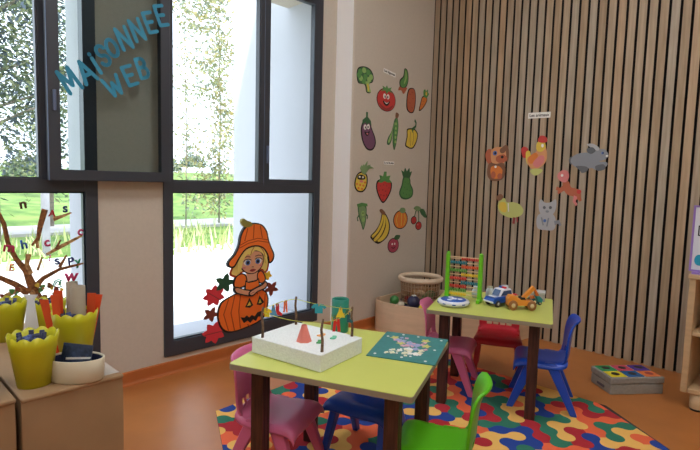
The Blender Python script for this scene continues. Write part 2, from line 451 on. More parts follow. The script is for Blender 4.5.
# ------------------------------------------------------------------ chairs (local +Y is forward)
def make_chair(mat, label):
    e = empty('child_chair', (0, 0, 0), 0, label, 'chair', 'small plastic chairs')
    # seat
    ys = [.150, .144, .128, .09, .04, -.02, -.07, -.10, -.118]
    zs = [.225, .248, .262, .266, .260, .258, .260, .268, .285]
    xs = [-1.06, -1.0, -.86, -.5, 0, .5, .86, 1.0, 1.06]
    vs = []
    for y, z in zip(ys, zs):
        hw = .122 + .016 * (y + .12) / .27
        for x in xs:
            ax = abs(x); dz = -.030 if ax > 1.03 else (-.010 if ax > .95 else (.0 if ax > .8 else -.004 * (1 - ax)))
            vs.append((x * hw, y, z + dz))
    n = len(xs)
    st = MB(); st.add(vs, [(i * n + j, i * n + j + 1, (i + 1) * n + j + 1, (i + 1) * n + j) for i in range(len(ys) - 1) for j in range(n - 1)], mat, True)
    st.build('seat', e, solid=.010, sub=1)
    # backrest with hand slots
    prof = [(-.108, .262), (-.118, .272), (-.122, .284), (-.126, .310), (-.129, .36), (-.132, .40), (-.138, .435), (-.147, .463), (-.160, .482), (-.176, .487)]
    wid = [.118, .122, .124, .126, .127, .127, .124, .119, .110, .094]
    us = [-1.0, -.93, -.66, -.62, -.36, -.30, -.04, .04, .30, .36, .62, .66, .93, 1.0]
    bk = MB(); vs = []
    for (y, z), hw in zip(prof, wid):
        for q in us: vs.append((q * hw, y + .020 * q * q, z))
    n = len(us); fs = []
    for i in range(len(prof) - 1):
        for j in range(n - 1):
            if i == 2 and j in (3, 5, 7, 9): continue
            fs.append((i * n + j, i * n + j + 1, (i + 1) * n + j + 1, (i + 1) * n + j))
    bk.add(vs, fs, mat, True); b = bk.build('backrest', e, solid=.011)
    q = b.modifiers.new('b', 'BEVEL'); q.width = .003; q.segments = 2; q.limit_method = 'ANGLE'; q.angle_limit = .9
    for sx in (-1, 1):
        for sy in (-1, 1):
            l = MB()
            p0 = (sx * .110, sy * .035 + (.02 if sy > 0 else .0), .262); p1 = (sx * .132, sy * .160, 0)
            l.beam(p1, p0, (.027, .034), (.034, .062), mat)
            l.build('leg', e, bevel=.006)
    return e
def rotf(fx, fy): return math.atan2(fy, fx) - PI / 2
ch = []
c1 = make_chair(BL, 'blue plastic chair on the far table side nearest the colourful activity box'); c1.location = (-1.122, -1.606, ZR); c1.rotation_euler = (0, 0, rotf(-.138, .311))
c2 = make_chair(PK, 'pink plastic chair tucked under the abacus table beside the round disc'); c2.location = (-1.305, -1.112, ZR); c2.rotation_euler = (0, 0, rotf(.4, -.91))
c3 = make_chair(RD, 'red plastic chair with slotted back under the abacus table'); c3.location = (-.93, -1.237, ZR); c3.rotation_euler = (0, 0, rotf(-.9, -.436))
c4 = dup(c2, (-2.592, -1.128, ZR), rotf(.4, -.91), 'pink plastic chair pushed under the table with the styrofoam block, window side')
c5 = dup(c1, (-2.222, -1.295, ZR), rotf(-.96, -.27), 'blue plastic chair tucked wholly beneath the table with the playmat')
c6 = make_chair(GR, 'bright green plastic chair, the only green one, beside the playmat'); c6.location = (-2.337, -1.738, ZR); c6.scale = (1, 1, 1.04); c6.rotation_euler = (0, 0, rotf(-.46, .888))

# ------------------------------------------------------------------ flat cut-outs on walls and glass
def mat_frame(o, U, V):
    U = Vector(U); V = Vector(V); N = U.cross(V)
    return Matrix(((U.x, V.x, N.x, o[0]), (U.y, V.y, N.y, o[1]), (U.z, V.z, N.z, o[2]), (0, 0, 0, 1)))
def ell(cx, cy, rx, ry, rot=0, n=22, a0=0, a1=360):
    r_ = math.radians(rot); out = []
    full = (a1 - a0 >= 360)
    for i in range(n if full else n + 1):
        a = math.radians(a0 + (a1 - a0) * i / n); x, y = rx * math.cos(a), ry * math.sin(a)
        out.append((cx + x * math.cos(r_) - y * math.sin(r_), cy + x * math.sin(r_) + y * math.cos(r_)))
    return out
def cr(P, k=4):
    n = len(P); out = []
    for i in range(n):
        p0, p1, p2, p3 = P[i - 1], P[i], P[(i + 1) % n], P[(i + 2) % n]
        for t in range(k):
            t /= k
            out.append(tuple(.5 * (2 * p1[d] + (p2[d] - p0[d]) * t + (2 * p0[d] - 5 * p1[d] + 4 * p2[d] - p3[d]) * t * t + (3 * p1[d] - p0[d] - 3 * p2[d] + p3[d]) * t ** 3) for d in (0, 1)))
    return out
def stroke(P, w):
    out = []
    L, R = [], []
    n = len(P)
    for i in range(n):
        a, b = P[max(i - 1, 0)], P[min(i + 1, n - 1)]; dx, dy = b[0] - a[0], b[1] - a[1]; l = math.hypot(dx, dy) or 1
        ww = w[i] if isinstance(w, (list, tuple)) else w
        L.append((P[i][0] - dy / l * ww / 2, P[i][1] + dx / l * ww / 2)); R.append((P[i][0] + dy / l * ww / 2, P[i][1] - dx / l * ww / 2))
    return L + R[::-1]
def leafshape(cx, cy, s, rot, lobes=5, depth=.45, asp=1.):
    out = []; n = lobes * 4
    for i in range(n):
        a = 2 * PI * i / n; rr_ = s * (1 - depth * (.5 - .5 * math.cos(lobes * a)))
        x, y = rr_ * math.cos(a) * asp, rr_ * math.sin(a); q = math.radians(rot)
        out.append((cx + x * math.cos(q) - y * math.sin(q), cy + x * math.sin(q) + y * math.cos(q)))
    return out
THIN = {}
def thin(m):
    if m.name in THIN: return THIN[m.name]
    q = m.copy(); q.name = m.name + '_thin'; nt = q.node_tree; b = nt.nodes['Principled BSDF']; o = nt.nodes['Material Output']
    t = nt.nodes.new('ShaderNodeBsdfTranslucent'); x = nt.nodes.new('ShaderNodeMixShader'); x.inputs[0].default_value = .08
    t.inputs[0].default_value = b.inputs['Base Color'].default_value
    nt.links.new(b.outputs[0], x.inputs[1]); nt.links.new(t.outputs[0], x.inputs[2]); nt.links.new(x.outputs[0], o.inputs['Surface'])
    THIN[m.name] = q
    return q
def cutout(name, bbox, wall, shapes, label, cat, group, roll=0):
    a, z, w_, h_ = bbox
    if wall == 'far': M_ = mat_frame((a, -.0015, z), (1, 0, 0), (0, 0, 1))
    elif wall == 'slat': M_ = mat_frame((-.0015, a, z), (0, -1, 0), (0, 0, 1))
    elif wall == 'glass': M_ = mat_frame((a, S - .0132, z), (1, 0, 0), (0, 0, 1))
    if roll: M_ = M_ @ Matrix.Rotation(math.radians(roll), 4, 'Z')
    groups = {}
    if wall == 'glass': shapes = [(a_, thin(b_), c_) for a_, b_, c_ in shapes]
    for i, (part, mat, pts) in enumerate(shapes):
        groups.setdefault(part, []).append((i, mat, pts))
    root = None
    if None in groups: order = [None] + [g_ for g_ in groups if g_]
    else: order = list(groups)
    if None not in groups:
        root = bpy.data.objects.new(name, None); COL.objects.link(root); root.matrix_world = M_
    for g_ in order:
        mb = MB()
        for i, mat, pts in groups[g_]:
            mb.prism([((x - .5) * w_, (.5 - y) * h_) for x, y in pts], -.001, .0006 + .00035 * i, mat)
        o = mb.build(name if g_ is None else g_.split('#')[0], None if g_ is None else root, mw=M_ if g_ is None else None, fixn=False)
        if g_ is None: root = o
    tag(root, label, cat, group)
    return root
VEG = 'vegetable cut-outs on the wall'; FRU = 'fruit cut-outs on the wall'; ANI = 'animal cut-outs on the slats'
g1 = C('print_green', (72, 140, 62)); g2 = C('print_dark_green', (38, 92, 48)); g3 = C('print_light_green', (140, 186, 96)); gs = C('print_sage', (112, 150, 92))
red = C('print_red', (206, 40, 36)); dred = C('print_dark_red', (150, 34, 34)); org = C('print_orange', (232, 120, 34)); yel = C('print_yellow', (232, 200, 56))
pur = C('print_purple', (104, 58, 92)); wh = C('print_white', (238, 236, 228)); bk = C('print_black', (28, 24, 24)); brn = C('print_brown', (120, 72, 44)); terr = C('print_terracotta', (186, 84, 48))
mag = C('print_raspberry', (176, 52, 78)); gry = C('print_grey', (128, 136, 146)); dgry = C('print_dark_grey', (84, 88, 96)); lgry = C('print_light_grey', (176, 180, 186)); pnk = C('print_pink', (224, 120, 120)); ora2 = C('print_pale_orange', (226, 150, 92))
ltbl = C('print_blue', (70, 110, 190)); skin = C('print_skin', (232, 172, 132)); lime2 = C('print_lime', (200, 208, 110))

cutout('broccoli_cutout', (-0.889, 1.982, 0.193, 0.191), 'far', [
    (None, bk, cr([(.0, .35), (.1, .1), (.45, .0), (.8, .06), (1., .3), (.95, .55), (.75, .66), (.85, .98), (.6, 1.), (.48, .72), (.1, .7)])),
    (None, g2, cr([(.03, .36), (.13, .13), (.45, .03), (.78, .1), (.96, .32), (.9, .53), (.7, .62), (.4, .7), (.12, .66)]))]
    + [(None, m_, ell(x, y, .12, .11)) for x, y, m_ in ((.2, .25, g1), (.42, .16, g3), (.66, .2, g1), (.84, .36, g3), (.24, .5, g3), (.5, .4, g1), (.72, .48, g3), (.42, .6, g1), (.12, .4, g1))]
    + [('stalk', g3, cr([(.5, .6), (.72, .58), (.74, .75), (.84, .96), (.62, .97), (.6, .8)])), ('stalk', yel, cr([(.6, .68), (.68, .68), (.74, .92), (.67, .93)]))],
    'green broccoli cut-out with yellow stalk, topmost near the bright pillar edge', 'cutout', VEG)
cutout('cucumber_cutout', (-0.409, 2.043, 0.132, 0.210), 'far', [
    (None, bk, cr([(.55, 0), (.85, .05), (.98, .35), (.85, .65), (.5, .8), (.15, .75), (.1, .5), (.45, .3)])),
    (None, g1, cr([(.58, .03), (.82, .08), (.93, .35), (.8, .62), (.5, .76), (.2, .7), (.18, .52), (.5, .32)])),
    (None, g3, cr([(.64, .1), (.74, .14), (.78, .36), (.6, .6), (.52, .55), (.64, .35)])),
    ('radish', terr, cr([(.1, .75), (.4, .78), (.85, .72), (.7, .9), (.5, 1.0), (.3, .88), (.0, .9)]))],
    'curved green cucumber cut-out with a reddish tip, beside the sausage-shaped one', 'cutout', VEG)
cutout('tomato_cutout', (-0.628, 1.870, 0.239, 0.207), 'far', [
    (None, bk, ell(.5, .55, .5, .45, n=32)), (None, red, ell(.5, .55, .475, .425, n=32)), (None, dred, cr([(.12, .7), (.5, .88), (.88, .7), (.7, .92), (.5, .96), (.3, .92)])),
    (None, wh, ell(.4, .42, .075, .1)), (None, wh, ell(.58, .42, .075, .1)), (None, bk, ell(.42, .44, .03, .05)), (None, bk, ell(.56, .44, .03, .05)),
    (None, bk, cr([(.32, .6), (.5, .66), (.68, .58), (.6, .74), (.5, .78), (.38, .72)])), (None, wh, cr([(.38, .63), (.5, .67), (.62, .62), (.5, .71)])),
    ('leaf_crown', g1, [(.5, .0), (.56, .1), (.75, .03), (.68, .16), (.8, .25), (.6, .2), (.5, .32), (.42, .2), (.2, .26), (.34, .14), (.28, .05), (.45, .1)])],
    'round red tomato cut-out with a smiling face', 'cutout', VEG)
cutout('sweet_potato_cutout', (-0.299, 1.897, 0.138, 0.210), 'far', [
    (None, bk, cr([(.35, .02), (.75, .0), (.95, .2), (.97, .6), (.8, .95), (.4, 1.), (.08, .85), (.05, .45), (.15, .15)])),
    (None, terr, cr([(.37, .05), (.72, .03), (.89, .2), (.9, .6), (.74, .92), (.42, .96), (.16, .82), (.12, .45), (.22, .17)]))] +
    [(None, dred, stroke([(x, y), (x + .15, y + .02)], .02)) for x, y in ((.3, .25), (.6, .4), (.3, .6), (.55, .78), (.5, .15))],
    'plain brownish-red sweet potato cut-out', 'cutout', VEG)
cutout('carrot_cutout', (-0.115, 1.925, 0.146, 0.198), 'far', [
    (None, bk, cr([(.35, .36), (.75, .34), (.85, .5), (.55, .8), (.2, 1.), (.05, .98), (.15, .7)])), (None, org, cr([(.38, .4), (.72, .38), (.79, .5), (.5, .78), (.2, .95), (.11, .94), (.2, .7)])),
    (None, terr, stroke([(.35, .55), (.55, .57)], .02)), (None, terr, stroke([(.25, .7), (.42, .72)], .02)),
    ('leaf_top', g1, cr([(.5, .36), (.45, .1), (.6, .02), (.68, .12), (.85, .0), (.9, .14), (1., .18), (.8, .36)])), ('leaf_top', yel, ell(.72, .2, .08, .08))],
    'small orange carrot cut-out nearest the wooden slats', 'cutout', VEG)
cutout('eggplant_cutout', (-0.834, 1.589, 0.187, 0.294), 'far', [
    (None, bk, cr([(.2, .22), (.55, .2), (.7, .4), (.95, .65), (.98, .85), (.75, 1.), (.4, .97), (.12, .75), (.03, .45)])),
    (None, pur, cr([(.22, .25), (.52, .23), (.65, .41), (.89, .66), (.91, .84), (.72, .96), (.42, .93), (.18, .73), (.1, .45)])),
    (None, wh, ell(.28, .4, .09, .07)), (None, wh, ell(.48, .38, .09, .07)), (None, bk, ell(.3, .41, .035, .03)), (None, bk, ell(.46, .39, .035, .03)), (None, bk, cr([(.25, .52), (.42, .54), (.56, .49), (.5, .6), (.36, .62)])), (None, pnk, ell(.42, .57, .06, .02)),
    ('leaf_cap', g2, [(.33, .0), (.42, .0), (.42, .12), (.62, .22), (.66, .34), (.5, .27), (.38, .34), (.3, .27), (.12, .34), (.12, .22), (.33, .13)])],
    'purple eggplant cut-out with white cartoon eyes', 'cutout', VEG)
cutout('pea_pods_cutout', (-0.529, 1.618, 0.153, 0.311), 'far', [
    (None, g2, cr([(.72, .12), (.85, .14), (.95, .35), (.9, .6), (.8, .85), (.65, 1.), (.5, .8), (.52, .5), (.6, .25)])), (None, g1, cr([(.74, .16), (.84, .2), (.9, .4), (.84, .62), (.75, .82), (.66, .94), (.56, .78), (.58, .5), (.66, .25)])),
    (None, g2, cr([(.6, .2), (.68, .22), (.5, .5), (.4, .75), (.2, .88), (.02, .84), (.12, .68), (.4, .5)])), (None, g3, cr([(.6, .26), (.6, .32), (.46, .5), (.34, .72), (.2, .82), (.1, .8), (.2, .68), (.44, .48)])),
    (None, brn, cr([(.72, .0), (.95, .04), (.85, .14), (.68, .13)]))] + [(None, g3, ell(.72, y, .07, .04)) for y in (.3, .42, .54, .66, .78)],
    'two crossed green pea pods cut-out', 'cutout', VEG)
cutout('pepper_cutout', (-0.271, 1.612, 0.174, 0.250), 'far', [
    (None, bk, cr([(.1, .36), (.35, .3), (.7, .3), (1., .45), (.95, .7), (.7, .95), (.45, 1.), (.2, .97), (.0, .9), (.1, .6)])), (None, yel, cr([(.15, .39), (.38, .34), (.68, .34), (.93, .47), (.88, .69), (.65, .91), (.45, .96), (.22, .93), (.07, .87), (.16, .6)])),
    (None, brn, stroke([(.4, .42), (.36, .65), (.42, .9)], .025)), (None, brn, stroke([(.62, .42), (.66, .65), (.58, .86)], .025)),
    ('stem', g2, stroke([(.5, .38), (.6, .3), (.8, .2), (.82, .08), (.7, .0)], [.2, .1, .08, .08, .08]))],
    'yellow bell pepper cut-out with a curling green stem', 'cutout', VEG)
cutout('pineapple_cutout', (-0.866, 1.237, 0.223, 0.251), 'far', [
    (None, bk, cr([(.2, .4), (.45, .36), (.66, .5), (.66, .8), (.45, 1.), (.15, .98), (.0, .8), (.05, .55)])), (None, yel, cr([(.22, .44), (.43, .4), (.6, .52), (.6, .79), (.42, .96), (.17, .94), (.05, .79), (.1, .56)])),
    (None, bk, cr([(.15, .5), (.3, .46), (.5, .5), (.55, .58), (.4, .62), (.16, .6)])), (None, wh, ell(.25, .53, .05, .03)), (None, wh, ell(.42, .54, .05, .03)), (None, pnk, ell(.35, .67, .1, .04))] +
    [(None, org, ell(x, y, .05, .035)) for x, y in ((.12, .75), (.28, .78), (.45, .8), (.2, .88), (.38, .9), (.53, .7))] +
    [('leaf_crown', gs, stroke([(.45, .42), (.5 + .1 * k, .25 - .02 * abs(k)), (.62 + .17 * k, .04 + .1 * abs(k))], [.12, .12, .01])) for k in (-2, -1, 0, 1, 2)],
    'yellow pineapple cut-out wearing a dark face, topmost fruit', 'cutout', FRU)
cutout('strawberry_cutout', (-0.620, 1.150, 0.205, 0.260), 'far', [
    (None, bk, cr([(.05, .32), (.3, .24), (.7, .24), (.97, .34), (.95, .6), (.7, .88), (.45, 1.), (.2, .82), (.02, .55)])), (None, red, cr([(.1, .35), (.32, .28), (.68, .28), (.91, .37), (.88, .6), (.66, .84), (.45, .95), (.25, .8), (.08, .55)]))] +
    [(None, dred, ell(x, y, .025, .025)) for x, y in ((.25, .45), (.45, .42), (.65, .45), (.8, .52), (.2, .6), (.4, .58), (.6, .62), (.3, .74), (.5, .76), (.66, .74), (.44, .88))] +
    [('leaf_crown', g1, [(.5, .3), (.3, .36), (.12, .34), (.25, .22), (.2, .12), (.42, .16), (.48, .0), (.6, .0), (.6, .15), (.85, .12), (.78, .24), (.95, .34), (.7, .35)])],
    'red strawberry cut-out with green leaves, the largest red fruit', 'cutout', FRU)
cutout('prickly_fruit_cutout', (-0.320, 1.184, 0.197, 0.272), 'far', [
    (None, g2, cr([(.25, .3), (.5, .22), (.75, .35), (.8, .5), (1., .7), (.95, .9), (.6, 1.), (.2, .97), (.0, .8), (.15, .55)])), (None, g1, cr([(.3, .34), (.5, .27), (.7, .37), (.75, .53), (.92, .72), (.86, .88), (.6, .95), (.24, .92), (.08, .79), (.22, .56)]))] +
    [(None, g2, ell(x, y, .02, .02, n=8)) for x, y in ((.4, .45), (.6, .5), (.35, .62), (.55, .68), (.75, .72), (.3, .8), (.5, .84), (.7, .86))] +
    [('leaf_crown', g2, [(.25, .3), (.1, .08), (.28, .14), (.35, .0), (.48, .12), (.65, .0), (.68, .14), (.85, .1), (.7, .32)])],
    'bumpy bright green fruit cut-out with a leafy crown', 'cutout', FRU)
cutout('pea_pod_cutout', (-0.878, 0.918, 0.129, 0.218), 'far', [
    (None, g2, cr([(.1, .12), (.5, .08), (.85, .15), (.88, .5), (.8, .8), (.62, 1.), (.45, .8), (.2, .5)])), (None, gs, cr([(.17, .16), (.5, .12), (.78, .19), (.81, .5), (.73, .78), (.61, .93), (.5, .78), (.28, .5)])),
    (None, g3, ell(.55, .4, .16, .1)), (None, g3, ell(.6, .62, .13, .09)), (None, bk, ell(.5, .38, .03, .02)), (None, bk, ell(.62, .38, .03, .02)),
    ('arm', g2, stroke([(.85, .42), (1., .5), (.95, .6)], .05)), ('arm#2', g2, stroke([(.2, .45), (.05, .55), (.12, .66)], .05)), ('leaf_cap', g1, [(.0, .05), (.4, .0), (.9, .04), (.95, .14), (.5, .12), (.1, .18)])],
    'pale sage pod cut-out with thin arms, nearest the bright pillar edge', 'cutout', FRU)
cutout('bananas_cutout', (-0.648, 0.828, 0.243, 0.287), 'far', [
    (None, bk, cr([(.55, .12), (.68, .1), (.9, .3), (1., .55), (.9, .8), (.6, .96), (.35, 1.), (.05, .85), (.0, .75), (.25, .6), (.45, .4)])),
    (None, yel, cr([(.57, .16), (.64, .16), (.6, .4), (.4, .65), (.1, .82), (.04, .76), (.28, .62), (.48, .4)])), (None, yel, cr([(.65, .18), (.7, .2), (.74, .45), (.55, .74), (.26, .92), (.16, .86), (.43, .68), (.62, .44)])),
    (None, yel, cr([(.7, .18), (.86, .32), (.94, .55), (.85, .77), (.6, .92), (.35, .95), (.32, .92), (.6, .76), (.78, .48)])), (None, bk, ell(.04, .8, .04, .03)), (None, bk, ell(.34, .95, .04, .03)),
    ('stem', brn, cr([(.55, .15), (.42, .04), (.52, .0), (.7, .1), (.7, .17)]))],
    'bunch of yellow bananas cut-out', 'cutout', FRU)
cutout('orange_cutout', (-0.385, 0.883, 0.201, 0.183), 'far', [
    (None, bk, ell(.5, .55, .5, .45, n=28)), (None, org, ell(.5, .55, .46, .41, n=28)), (None, yel, stroke([(.3, .3), (.2, .55), (.3, .85)], .03)), (None, yel, stroke([(.55, .25), (.55, .85)], .03)), (None, yel, stroke([(.75, .3), (.82, .55), (.72, .82)], .03)),
    ('leaf', gs, cr([(.4, .16), (.5, .0), (.75, .02), (.8, .2), (.6, .25)]))],
    'round orange fruit cut-out with a pale leaf, between bananas and cherries', 'cutout', FRU)
cutout('cherries_cutout', (-0.121, 0.878, 0.232, 0.218), 'far', [
    ('cherry', bk, ell(.18, .58, .18, .17)), ('cherry', red, ell(.18, .58, .15, .14)), ('cherry#2', bk, ell(.5, .82, .2, .18)), ('cherry#2', red, ell(.5, .82, .17, .15)), ('cherry#2', pnk, ell(.44, .77, .04, .03)),
    (None, g2, stroke([(.2, .45), (.3, .2), (.4, .1)], .03)), (None, g2, stroke([(.5, .66), (.48, .3), (.4, .1)], .03)), ('leaf', gs, cr([(.15, .1), (.3, .0), (.55, .05), (.65, .2), (.4, .2)])), ('leaf#2', g2, cr([(.55, .15), (.8, .15), (1., .45), (.9, .5), (.65, .35)]))],
    'pair of red cherries cut-out with green leaves', 'cutout', FRU)
cutout('plum_cutout', (-0.465, 0.668, 0.168, 0.154), 'far', [
    (None, bk, ell(.45, .58, .45, .42)), (None, mag, ell(.45, .58, .41, .38)), (None, wh, ell(.35, .5, .05, .06)), (None, wh, ell(.55, .5, .05, .06)), (None, bk, stroke([(.3, .68), (.45, .75), (.62, .66)], .04)), ('leaf', g2, cr([(.5, .18), (.65, .02), (.98, .06), (.85, .26), (.6, .28)]))],
    'small raspberry-coloured plum cut-out with a face, lowest of all on the pale wall', 'cutout', FRU)

def label_strip(name, bbox, wall, text, label, roll=0):
    a, z, w_, h_ = bbox
    o_ = (a, -.0015, z) if wall == 'far' else (-.0015, a, z)
    M_ = mat_frame(o_, (1, 0, 0) if wall == 'far' else (0, -1, 0), (0, 0, 1)) @ Matrix.Rotation(math.radians(roll), 4, 'Z')
    o = MB().box((0, 0, 0), (w_, h_, .0016), wh).build(name, mw=M_)
    tag(o, label, 'label', 'paper word labels')
    cu = bpy.data.curves.new('t', 'FONT'); cu.body = text; cu.size = h_ * .72; cu.align_x = 'CENTER'; cu.align_y = 'CENTER'; cu.extrude = .0003; cu.offset = .0006
    to = bpy.data.objects.new('t', cu); me = bpy.data.meshes.new_from_object(to)
    sx = (w_ * .88) / max(.001, max(v.co.x for v in me.vertices) - min(v.co.x for v in me.vertices))
    for v in me.vertices: v.co.x *= sx; v.co.z += .001
    bpy.data.objects.remove(to)
    me.materials.clear(); me.materials.append(bk)
    q = bpy.data.objects.new('wording', me); COL.objects.link(q); q.parent = o
    return o
label_strip('word_label', (-0.597, 2.080, 0.155, 0.034), 'far', 'Les légumes', 'small white label reading Les légumes above the tomato', -7)
label_strip('word_label', (-0.567, 1.352, 0.135, 0.028), 'far', 'Les fruits', 'small white label reading Les fruits above the strawberry')
label_strip('word_label', (-1.008, 1.736, 0.175, 0.044), 'slat', 'Les animaux', 'white label reading Les animaux stuck on the slatted wall', -1)

cutout('dog_cutout', (-0.672, 1.372, 0.208, 0.292), 'slat', [
    ('ear', terr, cr([(.05, .15), (.2, .1), (.32, .25), (.28, .5), (.12, .5), (.0, .3)])), ('ear#2', brn, cr([(.7, .1), (.9, .0), (1., .2), (.98, .45), (.85, .4)])),
    (None, ora2, cr([(.25, .15), (.5, .05), (.8, .1), (.9, .3), (.82, .5), (.55, .56), (.3, .48)])), (None, ltbl, ell(.42, .22, .09, .065)), (None, bk, ell(.43, .22, .04, .035)), (None, brn, ell(.74, .15, .12, .08)), (None, terr, cr([(.5, .32), (.8, .26), (.95, .4), (.7, .5), (.5, .44)])), (None, bk, ell(.74, .33, .06, .04)),
    ('body', brn, cr([(.2, .5), (.5, .52), (.8, .5), (.9, .72), (.78, .95), (.4, 1.), (.18, .9), (.12, .7)])), ('body', org, cr([(.3, .6), (.6, .58), (.78, .7), (.7, .9), (.42, .93), (.28, .8)])), ('body', terr, ell(.4, .83, .1, .1)), ('body', terr, ell(.68, .86, .1, .08)), ('body', wh, ell(.48, .6, .05, .035))],
    'brown and orange dog cut-out sitting, at the row end nearest the fruit wall', 'cutout', ANI)
cutout('rooster_cutout', (-0.981, 1.427, 0.205, 0.305), 'slat', [
    ('tail', red, cr([(.0, .32), (.12, .26), (.28, .33), (.26, .5), (.12, .55), (.03, .44)])), (None, yel, cr([(.2, .4), (.35, .38), (.4, .6), (.3, .72), (.22, .6)])),
    (None, ora2, cr([(.62, .18), (.88, .18), (1., .4), (1., .62), (.82, .78), (.5, .84), (.28, .68), (.3, .52), (.5, .5), (.62, .35)])), (None, org, cr([(.3, .56), (.55, .42), (.68, .5), (.55, .66), (.38, .7)])), (None, pnk, cr([(.5, .68), (.75, .5), (.92, .52), (.9, .68), (.65, .8)])),
    ('head', yel, cr([(.6, .2), (.72, .12), (.9, .16), (.95, .3), (.8, .4), (.62, .36)])), ('head', wh, ell(.83, .25, .05, .045)), ('comb', red, cr([(.65, .14), (.7, .02), (.82, .0), (.95, .04), (1., .14), (.88, .18)])),
    ('foot', lime2, cr([(.42, .86), (.6, .82), (.86, .84), (.84, .92), (.62, 1.), (.46, .94)]))],
    'orange and yellow rooster cut-out with a red comb', 'cutout', ANI)
cutout('rabbit_cutout', (-1.388, 1.402, 0.270, 0.209), 'slat', [
    ('tail', dgry, ell(.08, .56, .08, .14)), (None, gry, cr([(.08, .45), (.25, .32), (.5, .3), (.66, .4), (.8, .6), (.7, .8), (.4, .84), (.18, .78), (.06, .62)])), ('leg', dgry, cr([(.2, .76), (.48, .78), (.5, .92), (.38, 1.), (.3, .9)])), ('leg#2', gry, cr([(.62, .66), (.95, .62), (.98, .75), (.8, .88), (.66, .86)])), ('leg#2', dgry, cr([(.7, .76), (.9, .7), (.94, .86), (.76, .92)])),
    ('head', gry, cr([(.62, .28), (.75, .2), (.9, .2), (1., .38), (.92, .54), (.72, .58), (.62, .46)])), ('head', ltbl, ell(.86, .32, .035, .045)), ('head', bk, ell(.87, .32, .018, .025)), ('head', wh, ell(.97, .42, .03, .03)), ('ear', lgry, cr([(.45, .02), (.6, .0), (.76, .14), (.74, .24), (.6, .16)])), ('ear#2', dgry, cr([(.46, .16), (.6, .12), (.68, .24), (.58, .34), (.48, .28)]))],
    'grey rabbit cut-out lying down, largest animal on the slats', 'cutout', ANI)
cutout('horse_cutout', (-1.262, 1.193, 0.196, 0.260), 'slat', [
    (None, terr, cr([(.3, .28), (.5, .34), (.6, .5), (.85, .55), (.98, .7), (.9, .85), (.7, .76), (.5, .72), (.35, .6), (.28, .45)])), ('head', pnk, cr([(.08, .12), (.25, .02), (.45, .06), (.5, .22), (.4, .36), (.2, .34), (.08, .24)])), ('head', wh, ell(.24, .17, .05, .04)),
    ('leg', terr, stroke([(.35, .5), (.2, .58), (.05, .54)], [.14, .1, .1])), ('leg#2', terr, stroke([(.32, .55), (.12, .68)], [.12, .08])), ('leg#3', pnk, stroke([(.8, .75), (.75, .9), (.85, 1.)], [.16, .1, .08])), ('leg#4', terr, stroke([(.9, .75), (.98, .88)], [.14, .08])), ('tail', red, ell(.9, .62, .08, .06))],
    'reddish horse cut-out leaping, below the rabbit', 'cutout', ANI)
cutout('chick_cutout', (-0.806, 1.005, 0.234, 0.234), 'slat', [
    (None, lime2, cr([(.15, .2), (.3, .14), (.4, .28), (.6, .26), (.85, .32), (1., .5), (.95, .68), (.7, .8), (.42, .78), (.15, .64), (.06, .4)])), (None, yel, cr([(.14, .3), (.35, .3), (.4, .6), (.25, .62), (.12, .5)])), (None, wh, stroke([(.45, .3), (.48, .6)], .04)), ('head', brn, cr([(.0, .1), (.14, .0), (.24, .08), (.2, .2), (.06, .24)])), ('leg', dred, stroke([(.7, .78), (.68, 1.)], .08)), ('leg#2', dred, stroke([(.8, .76), (.82, .94)], .05))],
    'yellow-green hen cut-out with a brown head', 'cutout', ANI)
cutout('cat_cutout', (-1.129, 0.979, 0.188, 0.240), 'slat', [
    (None, lgry, cr([(.1, .5), (.4, .46), (.7, .5), (.8, .75), (.72, .97), (.4, 1.), (.08, .96), (.0, .7)])), ('head', lgry, cr([(.06, .2), (.14, .02), (.3, .12), (.55, .1), (.74, .0), (.78, .22), (.68, .46), (.4, .54), (.14, .46)])), ('head', dgry, ell(.3, .28, .06, .05)), ('head', dgry, ell(.55, .27, .06, .05)), ('head', gry, ell(.43, .4, .07, .04)), ('tail', gry, stroke([(.75, .75), (.92, .7), (1., .82)], [.14, .12, .08])), (None, gry, stroke([(.2, .6), (.3, .85)], .05)), (None, gry, stroke([(.5, .6), (.45, .88)], .05)), (None, ltbl, ell(.35, .7, .06, .05))],
    'pale grey cat cut-out sitting, lowest on the slatted wall', 'cutout', ANI)

